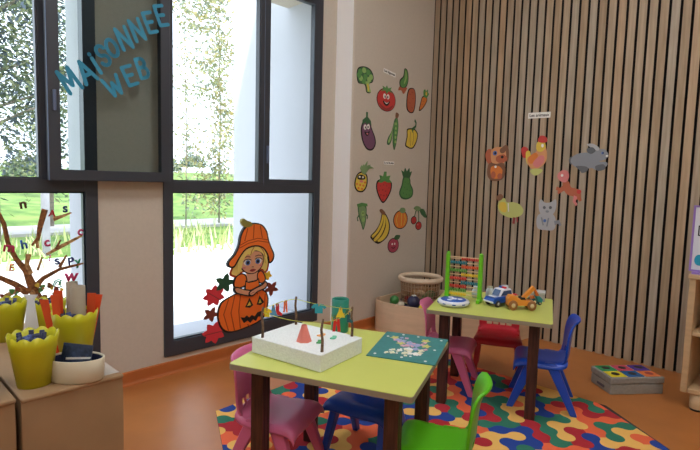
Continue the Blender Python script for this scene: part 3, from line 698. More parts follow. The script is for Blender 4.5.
# girl with pumpkin decal on the lower pane (window_2)
def G(cx, cy): return ((195 + cx / 3.46 - 202.7) / 76.3, (210 + cy / 3.46 - 217) / 117)
def GP(P, k=3): return cr([G(*p) for p in P], k)
def GE(cx, cy, rx, ry, rot=0): return [G(*p) for p in ell(cx, cy, rx, ry, rot)]
hatc = C('decal_orange', (255, 128, 46)); pumc = C('decal_pumpkin', (252, 120, 38)); hairc = C('decal_blond', (246, 220, 120)); lred = C('decal_leaf_red', (226, 60, 70)); lgrn = C('decal_leaf_green', (44, 92, 62)); lbrn = C('decal_leaf_brown', (132, 62, 46)); dor = C('decal_dark_orange', (176, 62, 18))
def GL_(P): return [G(*p) for p in P]
def LF(cx, cy, s_, rot, lobes=7, d=.5): return [G(*p) for p in leafshape(cx, cy, s_, rot, lobes, d)]
cutout('pumpkin_girl_decal', (-1.911, 0.538, 0.608, 0.799), 'glass', [
    ('leaf#1', lred, LF(66, 277, 36, 20, 7, .35)), ('leaf#1', dred, [G(*p) for p in stroke([(40, 258), (88, 296)], 2.5)]),
    ('leaf#2', lred, LF(66, 400, 38, -20, 7, .35)), ('leaf#2', dred, [G(*p) for p in stroke([(36, 402), (98, 400)], 2.5)]),
    ('leaf#3', lgrn, LF(100, 240, 34, 70, 5, .5)), ('leaf#4', lbrn, LF(56, 337, 26, 10, 5, .5)), ('leaf#5', lbrn, LF(264, 284, 29, -50, 5, .55)), ('leaf#6', C('decal_leaf_yellow', (236, 196, 48)), LF(248, 235, 18, 10, 5, .4)),
    ('pumpkin', bk, GP([(104, 292), (150, 278), (200, 276), (238, 286), (253, 318), (247, 365), (226, 394), (180, 407), (122, 413), (90, 396), (75, 350), (82, 310)])),
    ('pumpkin', pumc, GP([(106, 296), (150, 282), (200, 280), (235, 289), (248, 318), (242, 363), (222, 389), (180, 402), (124, 408), (94, 391), (80, 350), (87, 313)])),
    ] + [('pumpkin', dor, [G(*p) for p in stroke(P, 3)]) for P in ([(112, 296), (96, 345), (112, 404)], [(132, 288), (120, 345), (132, 407)], [(152, 284), (146, 345), (152, 404)], [(206, 282), (212, 296)], [(240, 300), (236, 350)], [(176, 396), (186, 404)])] + [
    ('pumpkin', bk, GL_([(168, 334), (183, 304), (196, 332), (184, 339)])), ('pumpkin', bk, GL_([(209, 332), (219, 302), (236, 328), (222, 337)])), ('pumpkin', yel, GL_([(174, 331), (183, 316), (188, 330)])), ('pumpkin', yel, GL_([(215, 329), (220, 314), (226, 328)])),
    ('pumpkin', bk, GL_([(152, 366), (166, 370), (174, 364), (182, 373), (192, 366), (202, 373), (212, 361), (230, 358), (224, 378), (214, 376), (206, 390), (196, 382), (186, 392), (176, 382), (164, 388)])),
    ('hair', dor, GP([(146, 130), (200, 108), (244, 132), (252, 180), (248, 214), (236, 224), (222, 212), (158, 212), (142, 226), (122, 222), (114, 208), (130, 172)])),
    ('hair', hairc, GP([(148, 134), (200, 112), (240, 135), (247, 180), (243, 210), (235, 218), (222, 206), (158, 206), (142, 220), (126, 216), (120, 207), (134, 174)])),
    ('neck', skin, GL_([(174, 208), (208, 206), (216, 234), (200, 262), (180, 264), (166, 236)])),
    ('sleeve', bk, GP([(126, 254), (130, 228), (148, 214), (168, 220), (174, 244), (166, 262), (140, 264)])), ('sleeve', hatc, GP([(130, 252), (134, 230), (149, 218), (165, 223), (170, 244), (162, 258), (142, 260)])),
    ('sleeve#2', bk, GP([(208, 222), (222, 212), (236, 228), (240, 250), (226, 260), (210, 250)])), ('sleeve#2', hatc, GP([(211, 224), (222, 216), (232, 230), (236, 248), (225, 256), (213, 248)])),
    ('dress', bk, GL_([(166, 240), (176, 246), (204, 244), (214, 238), (220, 276), (164, 278)])), ('dress', hatc, GL_([(169, 246), (178, 251), (204, 249), (212, 244), (216, 274), (168, 275)])),
    ('face', bk, GP([(146, 165), (160, 145), (190, 138), (220, 145), (231, 170), (226, 198), (208, 216), (190, 221), (168, 215), (150, 195)])), ('face', skin, GP([(149, 166), (162, 148), (190, 142), (218, 148), (228, 170), (223, 197), (206, 213), (190, 218), (170, 212), (153, 194)])),
    ('face', wh, GE(172, 179, 12, 10)), ('face', wh, GE(211, 178, 12, 10)), ('face', ltbl, GE(174, 180, 8.5, 9)), ('face', ltbl, GE(209, 179, 8.5, 9)), ('face', bk, GE(174, 180, 4.5, 5.5)), ('face', bk, GE(209, 179, 4.5, 5.5)),
    ('face', bk, [G(*p) for p in stroke([(158, 176), (165, 169), (178, 168), (186, 172)], 2.5)]), ('face', bk, [G(*p) for p in stroke([(199, 171), (206, 167), (218, 168), (225, 174)], 2.5)]), ('face', dred, GP([(180, 208), (191, 203), (202, 207), (191, 213)])), ('face', brn, GE(191, 196, 4, 1.5)),
    ('face', brn, [G(*p) for p in stroke([(160, 162), (170, 158), (182, 161)], 3)]), ('face', brn, [G(*p) for p in stroke([(200, 160), (212, 157), (222, 161)], 3)]), ('face', pnk, GE(160, 196, 6, 3)), ('face', pnk, GE(220, 194, 5, 3)),
    ('hair', hairc, GP([(140, 176), (148, 148), (170, 128), (200, 122), (232, 132), (242, 165), (238, 190), (230, 160), (216, 146), (196, 140), (182, 156), (172, 150), (158, 168), (150, 200), (140, 212)])), ('hair', dor, [G(*p) for p in stroke([(196, 124), (186, 140), (182, 154)], 2)]), ('hair', dor, [G(*p) for p in stroke([(215, 128), (228, 145), (234, 165)], 2)]),
    ('arm', bk, GP([(126, 260), (140, 258), (160, 268), (184, 276), (196, 290), (186, 298), (168, 294), (146, 286), (130, 276)])), ('arm', skin, GP([(130, 263), (140, 262), (160, 272), (181, 279), (191, 289), (184, 294), (169, 290), (148, 282), (134, 274)])),
    ('arm#2', bk, GP([(238, 252), (244, 266), (236, 280), (208, 286), (192, 298), (176, 294), (178, 280), (200, 270), (222, 262)])), ('arm#2', skin, GP([(236, 257), (240, 266), (233, 276), (207, 282), (191, 293), (181, 290), (183, 282), (203, 273), (224, 266)])),
    ('arm#2', brn, [G(*p) for p in stroke([(182, 288), (196, 284)], 1.5)]),
    ('hat', bk, GP([(106, 186), (106, 168), (126, 146), (140, 118), (146, 84), (162, 56), (192, 44), (222, 52), (240, 76), (246, 104), (256, 132), (268, 160), (264, 182), (250, 190), (242, 162), (226, 136), (198, 126), (166, 134), (146, 158), (126, 190)])),
    ('hat', hatc, GP([(111, 182), (111, 169), (130, 148), (144, 119), (150, 86), (165, 60), (192, 48), (220, 56), (236, 79), (242, 105), (252, 133), (263, 161), (259, 178), (251, 184), (246, 160), (228, 132), (198, 121), (164, 129), (142, 155), (124, 184)])),
    ] + [('hat', dor, [G(*p) for p in stroke(P, 2.5)]) for P in ([(142, 118), (172, 104), (205, 98), (244, 106)], [(139, 128), (172, 113), (206, 107), (248, 116)], [(170, 62), (160, 104)], [(192, 50), (190, 98)], [(214, 56), (222, 98)])] + [
    ('hat', C('decal_stem', (150, 140, 60)), GP([(148, 38), (156, 28), (168, 36), (180, 40), (186, 52), (170, 58), (156, 54)]))],
    'window decal of blond girl in orange hat leaning on carved pumpkin', 'decal', None)

# painted branches on the lower pane (window_1): x, z along the wall plane
def PX(px, py):  # decal drawing frame, measured on the pane
    return (px / 85.0, (py - 205) / 95.0)
DB = [C('decal_bark', (168, 110, 58), rgb2=(96, 58, 32), scale=70), C('decal_bark_pale', (214, 170, 116), rgb2=(140, 92, 52), scale=70)]
brs = [([(33, 296), (29, 280), (25, 268), (16, 256), (9, 240), (6, 222), (0, 208)], [7, 8, 6, 4.5, 4, 4, 3]), ([(30, 272), (26, 262), (28, 252)], [4, 4, 5]), ([(37, 240), (40, 225), (45, 209)], [3, 5, 6]),
       ([(36, 238), (37, 247)], [3, 3]), ([(33, 285), (42, 277), (58, 270), (84, 266)], [6, 4, 3, 1.5]), ([(45, 254), (60, 247), (83, 237)], [2, 3.5, 2]), ([(55, 249), (60, 240)], [2.5, 1.5]), ([(53, 219), (60, 217), (72, 213)], [4, 3, 1.5]), ([(58, 268), (66, 256)], [3.5, 1.5]),
       ([(36, 269), (41, 256)], [2.5, 1.5]), ([(26, 290), (14, 280), (0, 272)], [7, 5, 4]), ([(20, 285), (6, 290), (0, 296)], [4, 4, 5]), ([(38, 236), (31, 244)], [3, 2])]
tsh = [('branch', DB[i % 2], [PX(*p) for p in stroke(P, [a * 1.1 for a in w_])]) for i, (P, w_) in enumerate(brs)]
rl = random.Random(3)
tsh = [('trunk', DB[0], [PX(*p) for p in stroke([(40, 303), (34, 292), (33, 280)], [9, 8, 8])])] + tsh
for _ in range(34):
    x, y = rl.uniform(0, 60), rl.uniform(283, 300)
    tsh.append(('fallen_leaf', rl.choice([DB[0], DB[1], g1, lbrn, yel]), [PX(*p) for p in leafshape(x, y, rl.uniform(1.5, 3.2), rl.uniform(0, 360), 3, .4)]))
cutout('branch_decal', (-3.084, 0.797, 0.377, 0.480), 'glass', tsh, 'brown painted tree with bare branches stuck on the lower window pane', 'decal', None)
for o in list(bpy.data.objects):
    if o.name.startswith('fallen_leaf') and o.type == 'MESH': o['kind'] = 'stuff'

def letter(name, ch_, x, y, z, h_, mat, label, cat, group, rot=0, w_=None, bold=.004, thick=.0008):
    cu = bpy.data.curves.new('t', 'FONT'); cu.body = ch_; cu.size = 1.0; cu.align_x = 'CENTER'; cu.offset = bold / h_ if False else 0
    cu.extrude = 0
    to = bpy.data.objects.new('t', cu); cu.offset = .035 if bold > .003 else .02
    me = bpy.data.meshes.new_from_object(to); bpy.data.objects.remove(to)
    xs = [v.co.x for v in me.vertices]; ys = [v.co.y for v in me.vertices]
    w0, h0 = max(xs) - min(xs), max(ys) - min(ys); mx, my = (max(xs) + min(xs)) / 2, (max(ys) + min(ys)) / 2
    sy = h_ / h0; sx = (w_ / w0) if w_ else sy
    bm = bmesh.new(); bm.from_mesh(me)
    for v in bm.verts: v.co = Vector(((v.co.x - mx) * sx, (v.co.y - my) * sy, 0))
    bmesh.ops.recalc_face_normals(bm, faces=bm.faces)
    r_ = bmesh.ops.extrude_face_region(bm, geom=bm.faces[:])
    for v in r_['geom']:
        if isinstance(v, bmesh.types.BMVert): v.co.z += thick
    bmesh.ops.recalc_face_normals(bm, faces=bm.faces)
    bm.to_mesh(me); bm.free(); me.materials.clear(); me.materials.append(mat)
    o = bpy.data.objects.new(name, me); COL.objects.link(o)
    o.matrix_world = mat_frame((x, y, z), (1, 0, 0), (0, 0, 1)) @ Matrix.Rotation(math.radians(rot), 4, 'Z')
    tag(o, label, cat, group)
    return o
BLET = C('blue_letter_paper', (46, 140, 172), .6)
def arcl(cx, cy, rx, ry, a0, a1, n=10): return [(cx + rx * math.cos(math.radians(a0 + (a1 - a0) * i / n)), cy + ry * math.sin(math.radians(a0 + (a1 - a0) * i / n))) for i in range(n + 1)]
BR = {'M': [[(0, 0), (.06, 1)], [(.06, 1), (.5, .25)], [(.5, .25), (.9, 1)], [(.9, 1), (1, 0)]], 'A': [[(0, 0), (.5, 1)], [(.5, 1), (1, 0)], [(.2, .35), (.8, .35)]], 'I': [[(.5, 0), (.5, .78)], [(.5, .98), (.5, 1.0)]],
      'S': [arcl(.52, .75, .42, .25, 20, 270, 9) + arcl(.5, .26, .45, .25, 90, -160, 9)], 'O': [arcl(.5, .5, .46, .5, 0, 360, 18)], 'N': [[(0, 0), (.05, 1)], [(.05, 1), (.95, 0)], [(.95, 0), (1, 1)]],
      'E': [[(.05, 0), (.0, 1)], [(0, 1), (.95, 1)], [(0, .52), (.8, .52)], [(.05, 0), (1, .0)]], 'W': [[(0, 1), (.28, 0)], [(.28, 0), (.5, .7)], [(.5, .7), (.75, 0)], [(.75, 0), (1, 1)]],
      'B': [[(0, 0), (0, 1)], [(0, 1)] + arcl(.45, .77, .4, .23, 90, -90, 7) + [(0, .54)], [(0, .54)] + arcl(.5, .27, .45, .27, 90, -90, 7) + [(0, 0)]]}
def brush_letter(c_, x, z, h_, w_, rt, lb, bw=.019):
    mb = MB(); k = 0
    for P in BR[c_]:
        Q = [((a - .5) * w_, (b - .5) * h_) for a, b in P]
        if len(Q) > 1 and Q[0] != Q[-1]:
            pass
        mb.prism(stroke(Q, bw), 0, .0008 + k * .00006, BLET); k += 1
        for e_ in Q: mb.prism(ell(e_[0], e_[1], bw / 2, bw / 2, n=10), 0, .00082 + k * .00006, BLET)
    o = mb.build('glass_letter', mw=mat_frame((x, GL, z), (1, 0, 0), (0, 0, 1)) @ Matrix.Rotation(math.radians(rt), 4, 'Z'), fixn=False)
    tag(o, lb + ' on tinted pane', 'letter', 'blue lettering on the tinted pane')
wl = [('M', -2.968, 1.654, .11, .066, 34, 'first letter M of the blue word MAISONNEE'), ('A', -2.892, 1.708, .105, .066, 34, 'blue letter A following the first M of MAISONNEE'), ('I', -2.846, 1.756, .10, .02, 34, 'slim blue letter I of MAISONNEE'),
      ('S', -2.808, 1.802, .098, .050, 30, 'blue letter S of MAISONNEE'), ('O', -2.762, 1.850, .085, .056, 28, 'round blue letter O of MAISONNEE'), ('N', -2.700, 1.912, .105, .056, 27, 'first blue N of MAISONNEE, right after the O'),
      ('N', -2.630, 1.970, .105, .056, 26, 'second blue N of MAISONNEE, before the double E'), ('E', -2.560, 2.026, .10, .048, 22, 'first blue E of the double E ending MAISONNEE'), ('E', -2.496, 2.078, .10, .050, 20, 'last blue E of MAISONNEE, highest of the lettering'),
      ('W', -2.757, 1.657, .092, .080, 30, 'blue letter W of the word WEB'), ('E', -2.672, 1.725, .095, .052, 24, 'blue letter E in the middle of WEB'), ('B', -2.602, 1.776, .10, .050, 20, 'blue letter B ending the word WEB')]
for c_, x, z, h_, w_, rt, lb in wl: brush_letter(c_, x, z, h_, w_, rt, lb)
pl = [('s', -2.981, 1.015, 'navy'), ('c', -2.912, .893, 'pink'), ('h', -3.167, .848, 'blue'), ('c', -3.067, .846, 'pink'), ('m', -3.229, .833, 'pink'), ('E', -3.22, .74, 'orange'), ('s', -3.024, .75, 'navy'), ('P', -2.959, .744, 'navy'), ('y', -2.925, .73, 'green'), ('w', -2.96, .66, 'pink'), ('@', -3.022, .636, 'green'), ('A', -3.041, .996, 'red'), ('n', -3.166, 1.039, 'brown'), ('j', -3.058, .77, 'pink')]
lc = dict(navy=C('letter_navy', (34, 44, 110)), pink=C('letter_pink', (206, 60, 110)), blue=C('letter_blue', (40, 90, 190)), orange=C('letter_orange', (230, 120, 50)), green=C('letter_green', (24, 140, 90)), red=C('letter_red', (190, 30, 40)), brown=C('letter_brown', (110, 70, 50)))
where = {0: 'highest on the pane edge', 1: 'near the white reveal', 2: 'over the kerb line', 3: 'between two branches', 4: 'beside the long bough', 5: 'next to the trunk bend', 6: 'among the low twigs', 7: 'large, low by the pane edge', 8: 'touching the lowest twig tip', 9: 'just above the card tube', 10: 'round, low by the trunk', 11: 'on the short upper twig', 12: 'above the forked branch', 13: 'over the middle bough'}
for i, (c_, x, z, cn) in enumerate(pl):
    big = .045 if c_ in 'hPy@w' else .034
    letter('pane_letter', c_, x, S - .0136, z, big, thin(lc[cn]), '%s %s %s, %s' % ('small' if big < .04 else 'bigger', cn, 'letter ' + c_ if c_ != '@' else 'at sign', where[i]), 'letter', 'small letters around the branch decal', rl.uniform(-15, 15), None, .005)

# ------------------------------------------------------------------ styrofoam block scene on the near table
bz = TT; ang = math.radians(9.3); bc = Vector((-2.56, -1.272))
def bl(x, y, z=0): 
    return Vector((bc.x + x * math.cos(ang) - y * math.sin(ang), bc.y + x * math.sin(ang) + y * math.cos(ang), z))
blk = MB().box((0, 0, .031), (.262, .335, .062), STYRO).build('styrofoam_block', loc=(bc.x, bc.y, bz), rotz=ang, bevel=.003)
tag(blk, 'thick white styrofoam slab on the lime table', 'styrofoam block')
tz = bz + .062
tw = {}
twl = {'w': ((-.114, .128), 'brown twig post at the slab corner nearest the pumpkin decal'), 's': ((-.1, -.148), 'brown twig post at the slab corner facing the camera'), 'e': ((.116, -.128), 'brown twig post beside the teal can'), 'n': ((.10, .145), 'brown twig post at the slab corner nearest the window')}
for k, ((x, y), lb) in twl.items():
    p = bl(x, y, tz)
    t = MB(); t.tube([(0, 0, -.012), (.003, .001, .04), (-.003, .002, .08), (.001 + random.uniform(-.004, .004), 0, .118)], [.0056, .005, .0048, .0042], TWIG)
    tag(t.build('twig_post', loc=p), lb, 'twig', 'twig posts of the tiny clothesline'); tw[k] = p + Vector((0, 0, .108))
YARN = C('yellow_yarn', (196, 200, 70)); 
def sag(a, b, s, n=9): return [a.lerp(b, i / n) + Vector((0, 0, -s * 4 * (i / n) * (1 - i / n))) for i in range(n + 1)]
def yarn(a, b, s, lb):
    tag(MB().tube(sag(a, b, s), .0012, YARN, seg=6).build('twine'), lb, 'twine', 'twine lines between the twigs')
yarn(tw['w'], tw['n'], -.008, 'yellow-green twine strung between the twigs along the window side')
yarn(tw['n'], tw['e'], .006, 'yellow-green twine holding the teal shirt')
yarn(tw['w'] - Vector((0, 0, .01)), tw['s'], .012, 'yellow-green twine on the camera side of the slab')
yarn(tw['s'], tw['e'], .014, 'yellow-green twine holding the red trousers')
def cloth(pos, shape, mat, rz, lb, w_=.03, h_=.04):
    mb = MB(); T_ = Matrix.Rotation(PI / 2, 4, 'X')
    mb.prism([(x * w_, y * h_) for x, y in shape], -.0008, .0008, mat, T=T_)
    o = mb.build('paper_garment', loc=pos, rotz=rz)
    pg = MB(); pg.b2((-.002, -.003, -.006), (.002, .003, .007), pm('tiny_peg', (190, 150, 100), .6)); pg.build('peg', o)
    tag(o, lb, 'paper garment', 'paper garments on the clothesline')
shirt = [(-.5, 0), (-.2, .08), (.2, .08), (.5, 0), (.75, -.35), (.5, -.5), (.38, -.3), (.38, -1), (-.38, -1), (-.38, -.3), (-.5, -.5), (-.75, -.35)]
trou = [(-.35, .05), (.35, .05), (.5, -1), (.15, -1), (0, -.3), (-.15, -1), (-.5, -1)]
sock = [(-.2, .05), (.2, .05), (.2, -.6), (.6, -.8), (.5, -1), (-.2, -.9)]
dress = [(-.2, .05), (.2, .05), (.25, -.3), (.6, -1), (-.6, -1), (-.25, -.3)]
rzc = math.radians(-46)
def on(a, b, t, dz=0): return tw[a].lerp(tw[b], t) + Vector((0, 0, dz))
cloth(on('n', 'e', .42, -.006), shirt, C('paper_teal', (46, 160, 170)), rzc, 'teal paper shirt hanging on the clothesline', .042, .036)
cloth(on('n', 'e', .80, -.006), dress, C('paper_yellow', (240, 210, 40)), rzc, 'yellow paper dress hanging beside the teal can', .03, .036)
cloth(on('s', 'e', .45, -.014), trou, C('paper_red', (214, 40, 40)), rzc, 'red paper trousers hanging on the lower twine', .03, .045)
cloth(on('s', 'e', .86, -.008), sock, C('paper_petrol', (30, 96, 106)), rzc, 'dark petrol paper sock hanging by the corner twig', .03, .04)
cloth(on('w', 'n', .12, -.004), shirt, C('paper_yellow', (240, 210, 40)), rzc, 'yellow paper shirt hanging at the corner twig near the pumpkin', .026, .03)
cloth(on('w', 'n', .30, 0), dress, C('paper_sky', (90, 160, 200)), rzc, 'pale blue paper dress hanging in front of the pumpkin decal', .026, .036)
cloth(on('w', 'n', .42, .002), sock, C('paper_red', (214, 40, 40)), rzc, 'red and blue paper sock beside the pale blue dress', .034, .045)
cloth(on('w', 'n', .66, .004), trou, C('paper_orange', (236, 110, 50)), rzc, 'orange paper trousers hanging before the window frame', .018, .045)
tp = MB(); PKP = C('paper_salmon', (232, 132, 116))
tp.lathe([(.030, 0), (.012, .055), (.010, .062)], PKP, seg=7)
tag(tp.build('paper_tent', loc=bl(-.045, -.02, tz)), 'salmon pink paper cone standing on the styrofoam slab', 'paper cone')
for (x, y), m_, lb in (((.03, .035), 'pink', 'pink paper square lying on the slab'), ((-.02, -.075), 'grn', 'pair of green paper leaves on the slab by the cone'), ((.05, -.03), 'org', 'orange paper scrap on the slab between the leaves'), ((.055, -.085), 'teal', 'pale teal paper strip lying near the corner twig')):
    mm = dict(pink=C('scrap_pink', (210, 100, 140)), grn=C('scrap_green', (60, 150, 80)), org=C('scrap_orange', (240, 170, 90)), teal=C('scrap_teal', (110, 200, 160)))[m_]
    s_ = MB(); s_.prism([(a * .03, b * .02) for a, b in cr([(-.5, -.4), (.1, -.5), (.6, -.3), (.5, .4), (0, .3), (-.6, .5)], 3)], 0, .004, mm)
    tag(s_.build('paper_scrap', loc=bl(x, y, tz), rotz=random.uniform(0, 1)), lb, 'paper scrap', 'paper scraps on the slab')
# teal can
cn = MB(); TEAL = C('can_teal', (34, 132, 110), .4); GOLD = C('can_gold', (196, 170, 70), .4)
cn.lathe([(0, .0), (.036, 0), (.038, .004), (.038, .146), (.035, .148), (.034, .14), (.034, .02), (0, .02)], TEAL)
for i in range(14):
    a = i * 2.4; z = .03 + (i * 37 % 100) / 100 * .09
    T_ = Matrix.Rotation(a, 4, 'Z') @ Matrix.Translation((.0382, 0, z)) @ Matrix.Rotation(PI / 2, 4, 'Y')
    cn.prism(leafshape(0, 0, .012, i * 40, 5, .5), -.001, .0008, GOLD if i % 2 else g2, T=T_)
tag(cn.build('painted_can', loc=(-2.268, -1.158, TT)), 'teal cylindrical can patterned with gold leaves, behind the slab', 'can')
# playmat
pmx = MB(); MT = C('mat_teal', (60, 130, 128), .5, noise=.08, scale=30)
A_, B_, C_, D_ = (-2.415, -1.448), (-2.116, -1.304), (-2.010, -1.554), (-2.307, -1.690)
pmx.prism([A_, B_, C_, D_], TT, TT + .0025, MT)
U_ = Vector(D_) - Vector(A_); V_ = Vector(B_) - Vector(A_)
def onm(u_, v_): p = Vector(A_) + U_ * u_ + V_ * v_; return (p.x, p.y)
sh = []
rm = random.Random(5)
for u_, v_ in ((.1, .1), (.85, .08), (.5, .1), (.08, .8), (.9, .5), (.55, .93), (.3, .94), (.93, .9)): sh.append((wh, ell(u_, v_, .022, .022, n=10)))
for u_, v_ in ((.2, .78), (.35, .6), (.7, .8), (.75, .6)): sh.append((C('mat_yellow', (210, 205, 110), .5), leafshape(u_, v_, .08, rm.uniform(0, 90), 5, .5)))
pk_, cr_, sk_ = C('mat_pink', (226, 170, 186), .5), C('mat_cream', (232, 224, 190), .5), C('mat_lavender', (170, 170, 210), .5)
for i in range(60):
    t_ = rm.random(); u_ = .22 + .5 * t_ + rm.gauss(0, .03); v_ = (.3 if i % 2 else .62) + rm.gauss(0, .07)
    sh.append(((pk_, cr_, sk_, wh)[i % 4], leafshape(u_, v_, rm.uniform(.02, .06), rm.uniform(0, 180), 4, .4)))
for i, (m_, P) in enumerate(sh):
    pmx.prism([onm(*p) for p in P], TT + .0024, TT + .0027 + .00002 * i, m_)
tag(pmx.build('placemat', fixn=False), 'teal placemat printed with stars and pale figures on lime table', 'placemat')

# ------------------------------------------------------------------ abacus, disc, vehicles on the far table
def abacus():
    p0, p1 = Vector((-1.340, -1.110)), Vector((-1.285, -1.290)); d = (p1 - p0); L = d.length; rz = math.atan2(d.y, d.x); c = (p0 + p1) / 2
    e = empty('bead_abacus', (c.x, c.y, TT), rz, 'wooden bead abacus with bright green posts and coloured rows', 'abacus')
    GP_ = C('abacus_green', (110, 196, 34), .35)
    for s_ in (-1, 1):
        b = MB(); x = s_ * L / 2
        b.beam((x, 0, .0), (x, 0, .262), (.024, .026), (.022, .022), GP_); b.ball((x, 0, .266), .012, GP_)
        b.b2((x - .010, -.048, 0), (x + .010, .048, .018), GP_)
        b.build('post', e, bevel=.003)
    cols = dict(r=C('bead_red', (214, 52, 42), .35), t=C('bead_teal', (22, 132, 150), .35), o=C('bead_orange', (228, 88, 36), .35), g=C('bead_green', (84, 160, 60), .35), y=C('bead_yellow', (236, 200, 30), .35), w=C('bead_white', (226, 226, 214), .35))
    ROD = C('rod_wood', (226, 196, 156), .5)
    for k, (c_, sd) in enumerate((('r', 1), ('t', -1), ('o', 1), ('g', -1), ('y', 1), ('r', -1), ('t', 1), ('r', -1), ('g', -1), ('y', -1))):
        z = .238 - k * .0228
        rd = MB(); rd.tube([(-L / 2, 0, z), (L / 2, 0, z)], .003, ROD, seg=6)
        if k in (0,): rd.b2((-L / 2, -.004, z + .006), (L / 2, .004, z + .012), ROD)
        ro = rd.build('rod', e)
        for j in range(10):
            x = sd * (L / 2 - .018 - j * .0098)
            bd = MB(); bd.ball((x, 0, z), (.0049, .0102, .0102), cols[c_], seg=8)
            bd.build('bead', ro)
abacus()
dk = empty('toy_disc', (-1.452, -1.225, TT), .6, 'white rimmed round toy with a blue patterned top beside the abacus', 'toy disc')
DW = C('disc_white', (226, 228, 236), .35); DBL = C('disc_blue', (36, 84, 170), .35)
m_ = MB(); m_.lathe([(0, 0), (.070, 0), (.084, .010), (.088, .020), (.084, .028), (.074, .031), (0, .030)], DW, 28); m_.build('rim', dk)
m_ = MB(); m_.lathe([(0, .034), (.066, .034), (.070, .030)], DBL, 28)
for k in range(3): m_.prism(ell(.036 * math.cos(k * 2.1 + .4), .036 * math.sin(k * 2.1 + .4), .014, .014), .0325, .0352, DW)
m_.prism(leafshape(0, 0, .022, 10, 5, .4), .0325, .0356, DW); m_.build('top_cover', dk)
for k in range(10):
    a = k * PI / 5; m_ = MB(); m_.box((.0865, 0, .018), (.004, .018, .006), DBL, T=Matrix.Rotation(a, 4, 'Z')); m_.build('rim_marking', dk)

def wheel(parent, x, y, r_, t, mat, hub=None, name='wheel'):
    T_ = Matrix.Translation((x, y, r_)) @ Matrix.Rotation(PI / 2, 4, 'X')
    w_ = MB(); w_.lathe([(0, -t / 2), (r_ * .85, -t / 2), (r_, -t / 3), (r_, t / 3), (r_ * .85, t / 2), (0, t / 2)], mat, 18, T=T_)
    o = w_.build(name, parent)
    if hub:
        h_ = MB(); h_.lathe([(0, -t / 2 - .0015), (r_ * .45, -t / 2 - .0015), (r_ * .5, 0), (r_ * .45, t / 2 + .0015), (0, t / 2 + .0015)], hub, 12, T=T_); h_.build('hub', o)
# police-style toy car; local +x is the front
car = empty('toy_car', (-1.245, -1.395, TT), math.radians(162), 'white and blue toy police car between the abacus and the wooden truck', 'toy vehicle', 'toy vehicles on the table'); car.scale = (1.05, 1.05, 1.05)
CW, CB = C('car_white', (228, 228, 236), .3), C('car_blue', (30, 84, 176), .3); RUB = C('toy_tyre', (34, 34, 40), .6); WIN_ = C('toy_window', (70, 90, 130), .2)
m_ = MB(); T_ = Matrix.Rotation(PI / 2, 4, 'X')
m_.prism([(-.075, .018), (.078, .018), (.082, .034), (.070, .046), (.035, .050), (-.078, .052), (-.08, .03)], -.036, .036, CB, T=T_); m_.build('body', car, bevel=.004)
m_ = MB(); m_.prism([(-.066, .05), (.036, .05), (.014, .088), (-.046, .090)], -.031, .031, CW, T=T_); m_.build('cabin', car, bevel=.005)
m_ = MB(); m_.prism([(-.052, .056), (.024, .056), (.008, .080), (-.042, .082)], -.0325, .0325, WIN_, T=T_); m_.add([(.0365, -.024, .054), (.0365, .024, .054), (.0185, .022, .084), (.0185, -.022, .084)], [(0, 1, 2, 3)], WIN_); m_.build('window', car)
m_ = MB(); m_.b2((-.022, -.022, .0885), (-.008, .0, .098), DBL); m_.b2((-.022, 0, .0885), (-.008, .022, .098), C('siren_red', (210, 40, 50), .3)); m_.build('siren_bar', car, bevel=.002)
m_ = MB(); m_.b2((.072, -.034, .022), (.086, .034, .030), CW); m_.b2((.0665, -.026, .050), (.045, .026, .0525), CW); m_.build('bumper', car, bevel=.002)
for x in (-.048, .05):
    for y in (-.034, .034): wheel(car, x, y, .017, .014, RUB, C('hub_grey', (190, 190, 195), .3))
# wooden excavator
OW = C('orange_toy_wood', (232, 146, 50), .4, noise=.05, scale=20); OWD = C('dark_orange_toy', (206, 104, 40), .4); WW = C('wheel_wood', (150, 96, 50), .5)
tr = empty('wooden_truck', (-1.250, -1.520, TT), math.radians(-46), 'orange wooden digger truck with raised arm, nearest the table corner', 'toy vehicle', 'toy vehicles on the table'); tr.scale = (1.15, 1.12, 1.3)
m_ = MB(); m_.prism([(-.066, .018), (.056, .018), (.060, .036), (.020, .040), (.012, .046), (-.016, .046), (-.03, .058), (-.058, .060), (-.068, .046)], -.022, .022, OW, T=T_); m_.build('body', tr, bevel=.003)
m_ = MB(); m_.prism([(.000, .050), (.012, .042), (.062, .088), (.050, .100)], -.012, .012, OW, T=T_); m_.prism([(.048, .098), (.062, .088), (.082, .060), (.070, .052)], -.010, .010, OWD, T=T_); m_.build('arm', tr, bevel=.002)
m_ = MB(); m_.prism([(-.010, .044), (.014, .044), (.010, .052), (-.006, .052)], -.0225, .0225, BLACK, T=T_); m_.build('seat_hollow', tr)
m_ = MB(); m_.prism([(.062, .058), (.080, .060), (.098, .045), (.092, .030), (.074, .036)], -.014, .014, C('toy_teal', (36, 128, 130), .4), T=T_); m_.build('bucket', tr, bevel=.002)
for x in (-.045, .042):
    for y in (-.027, .027): wheel(tr, x, y, .0205, .010, WW, C('hub_cream', (214, 190, 150), .4))
tl = empty('toy_tractor', (-1.085, -1.525, TT), math.radians(-30), 'small toy tractor with dark teal wheels behind the orange digger', 'toy vehicle', 'toy vehicles on the table')
m_ = MB(); m_.b2((-.03, -.012, .012), (.022, .012, .034), C('toy_teal', (36, 128, 130), .4)); m_.b2((-.03, -.011, .034), (-.008, .011, .052), OWD); m_.build('body', tl, bevel=.003)
for x, r_ in ((-.018, .02), (.018, .013)):
    for y in (-.018, .018): wheel(tl, x, y, r_, .01, C('wheel_dark_teal', (20, 70, 72), .5), C('hub_cream', (214, 190, 150), .4))
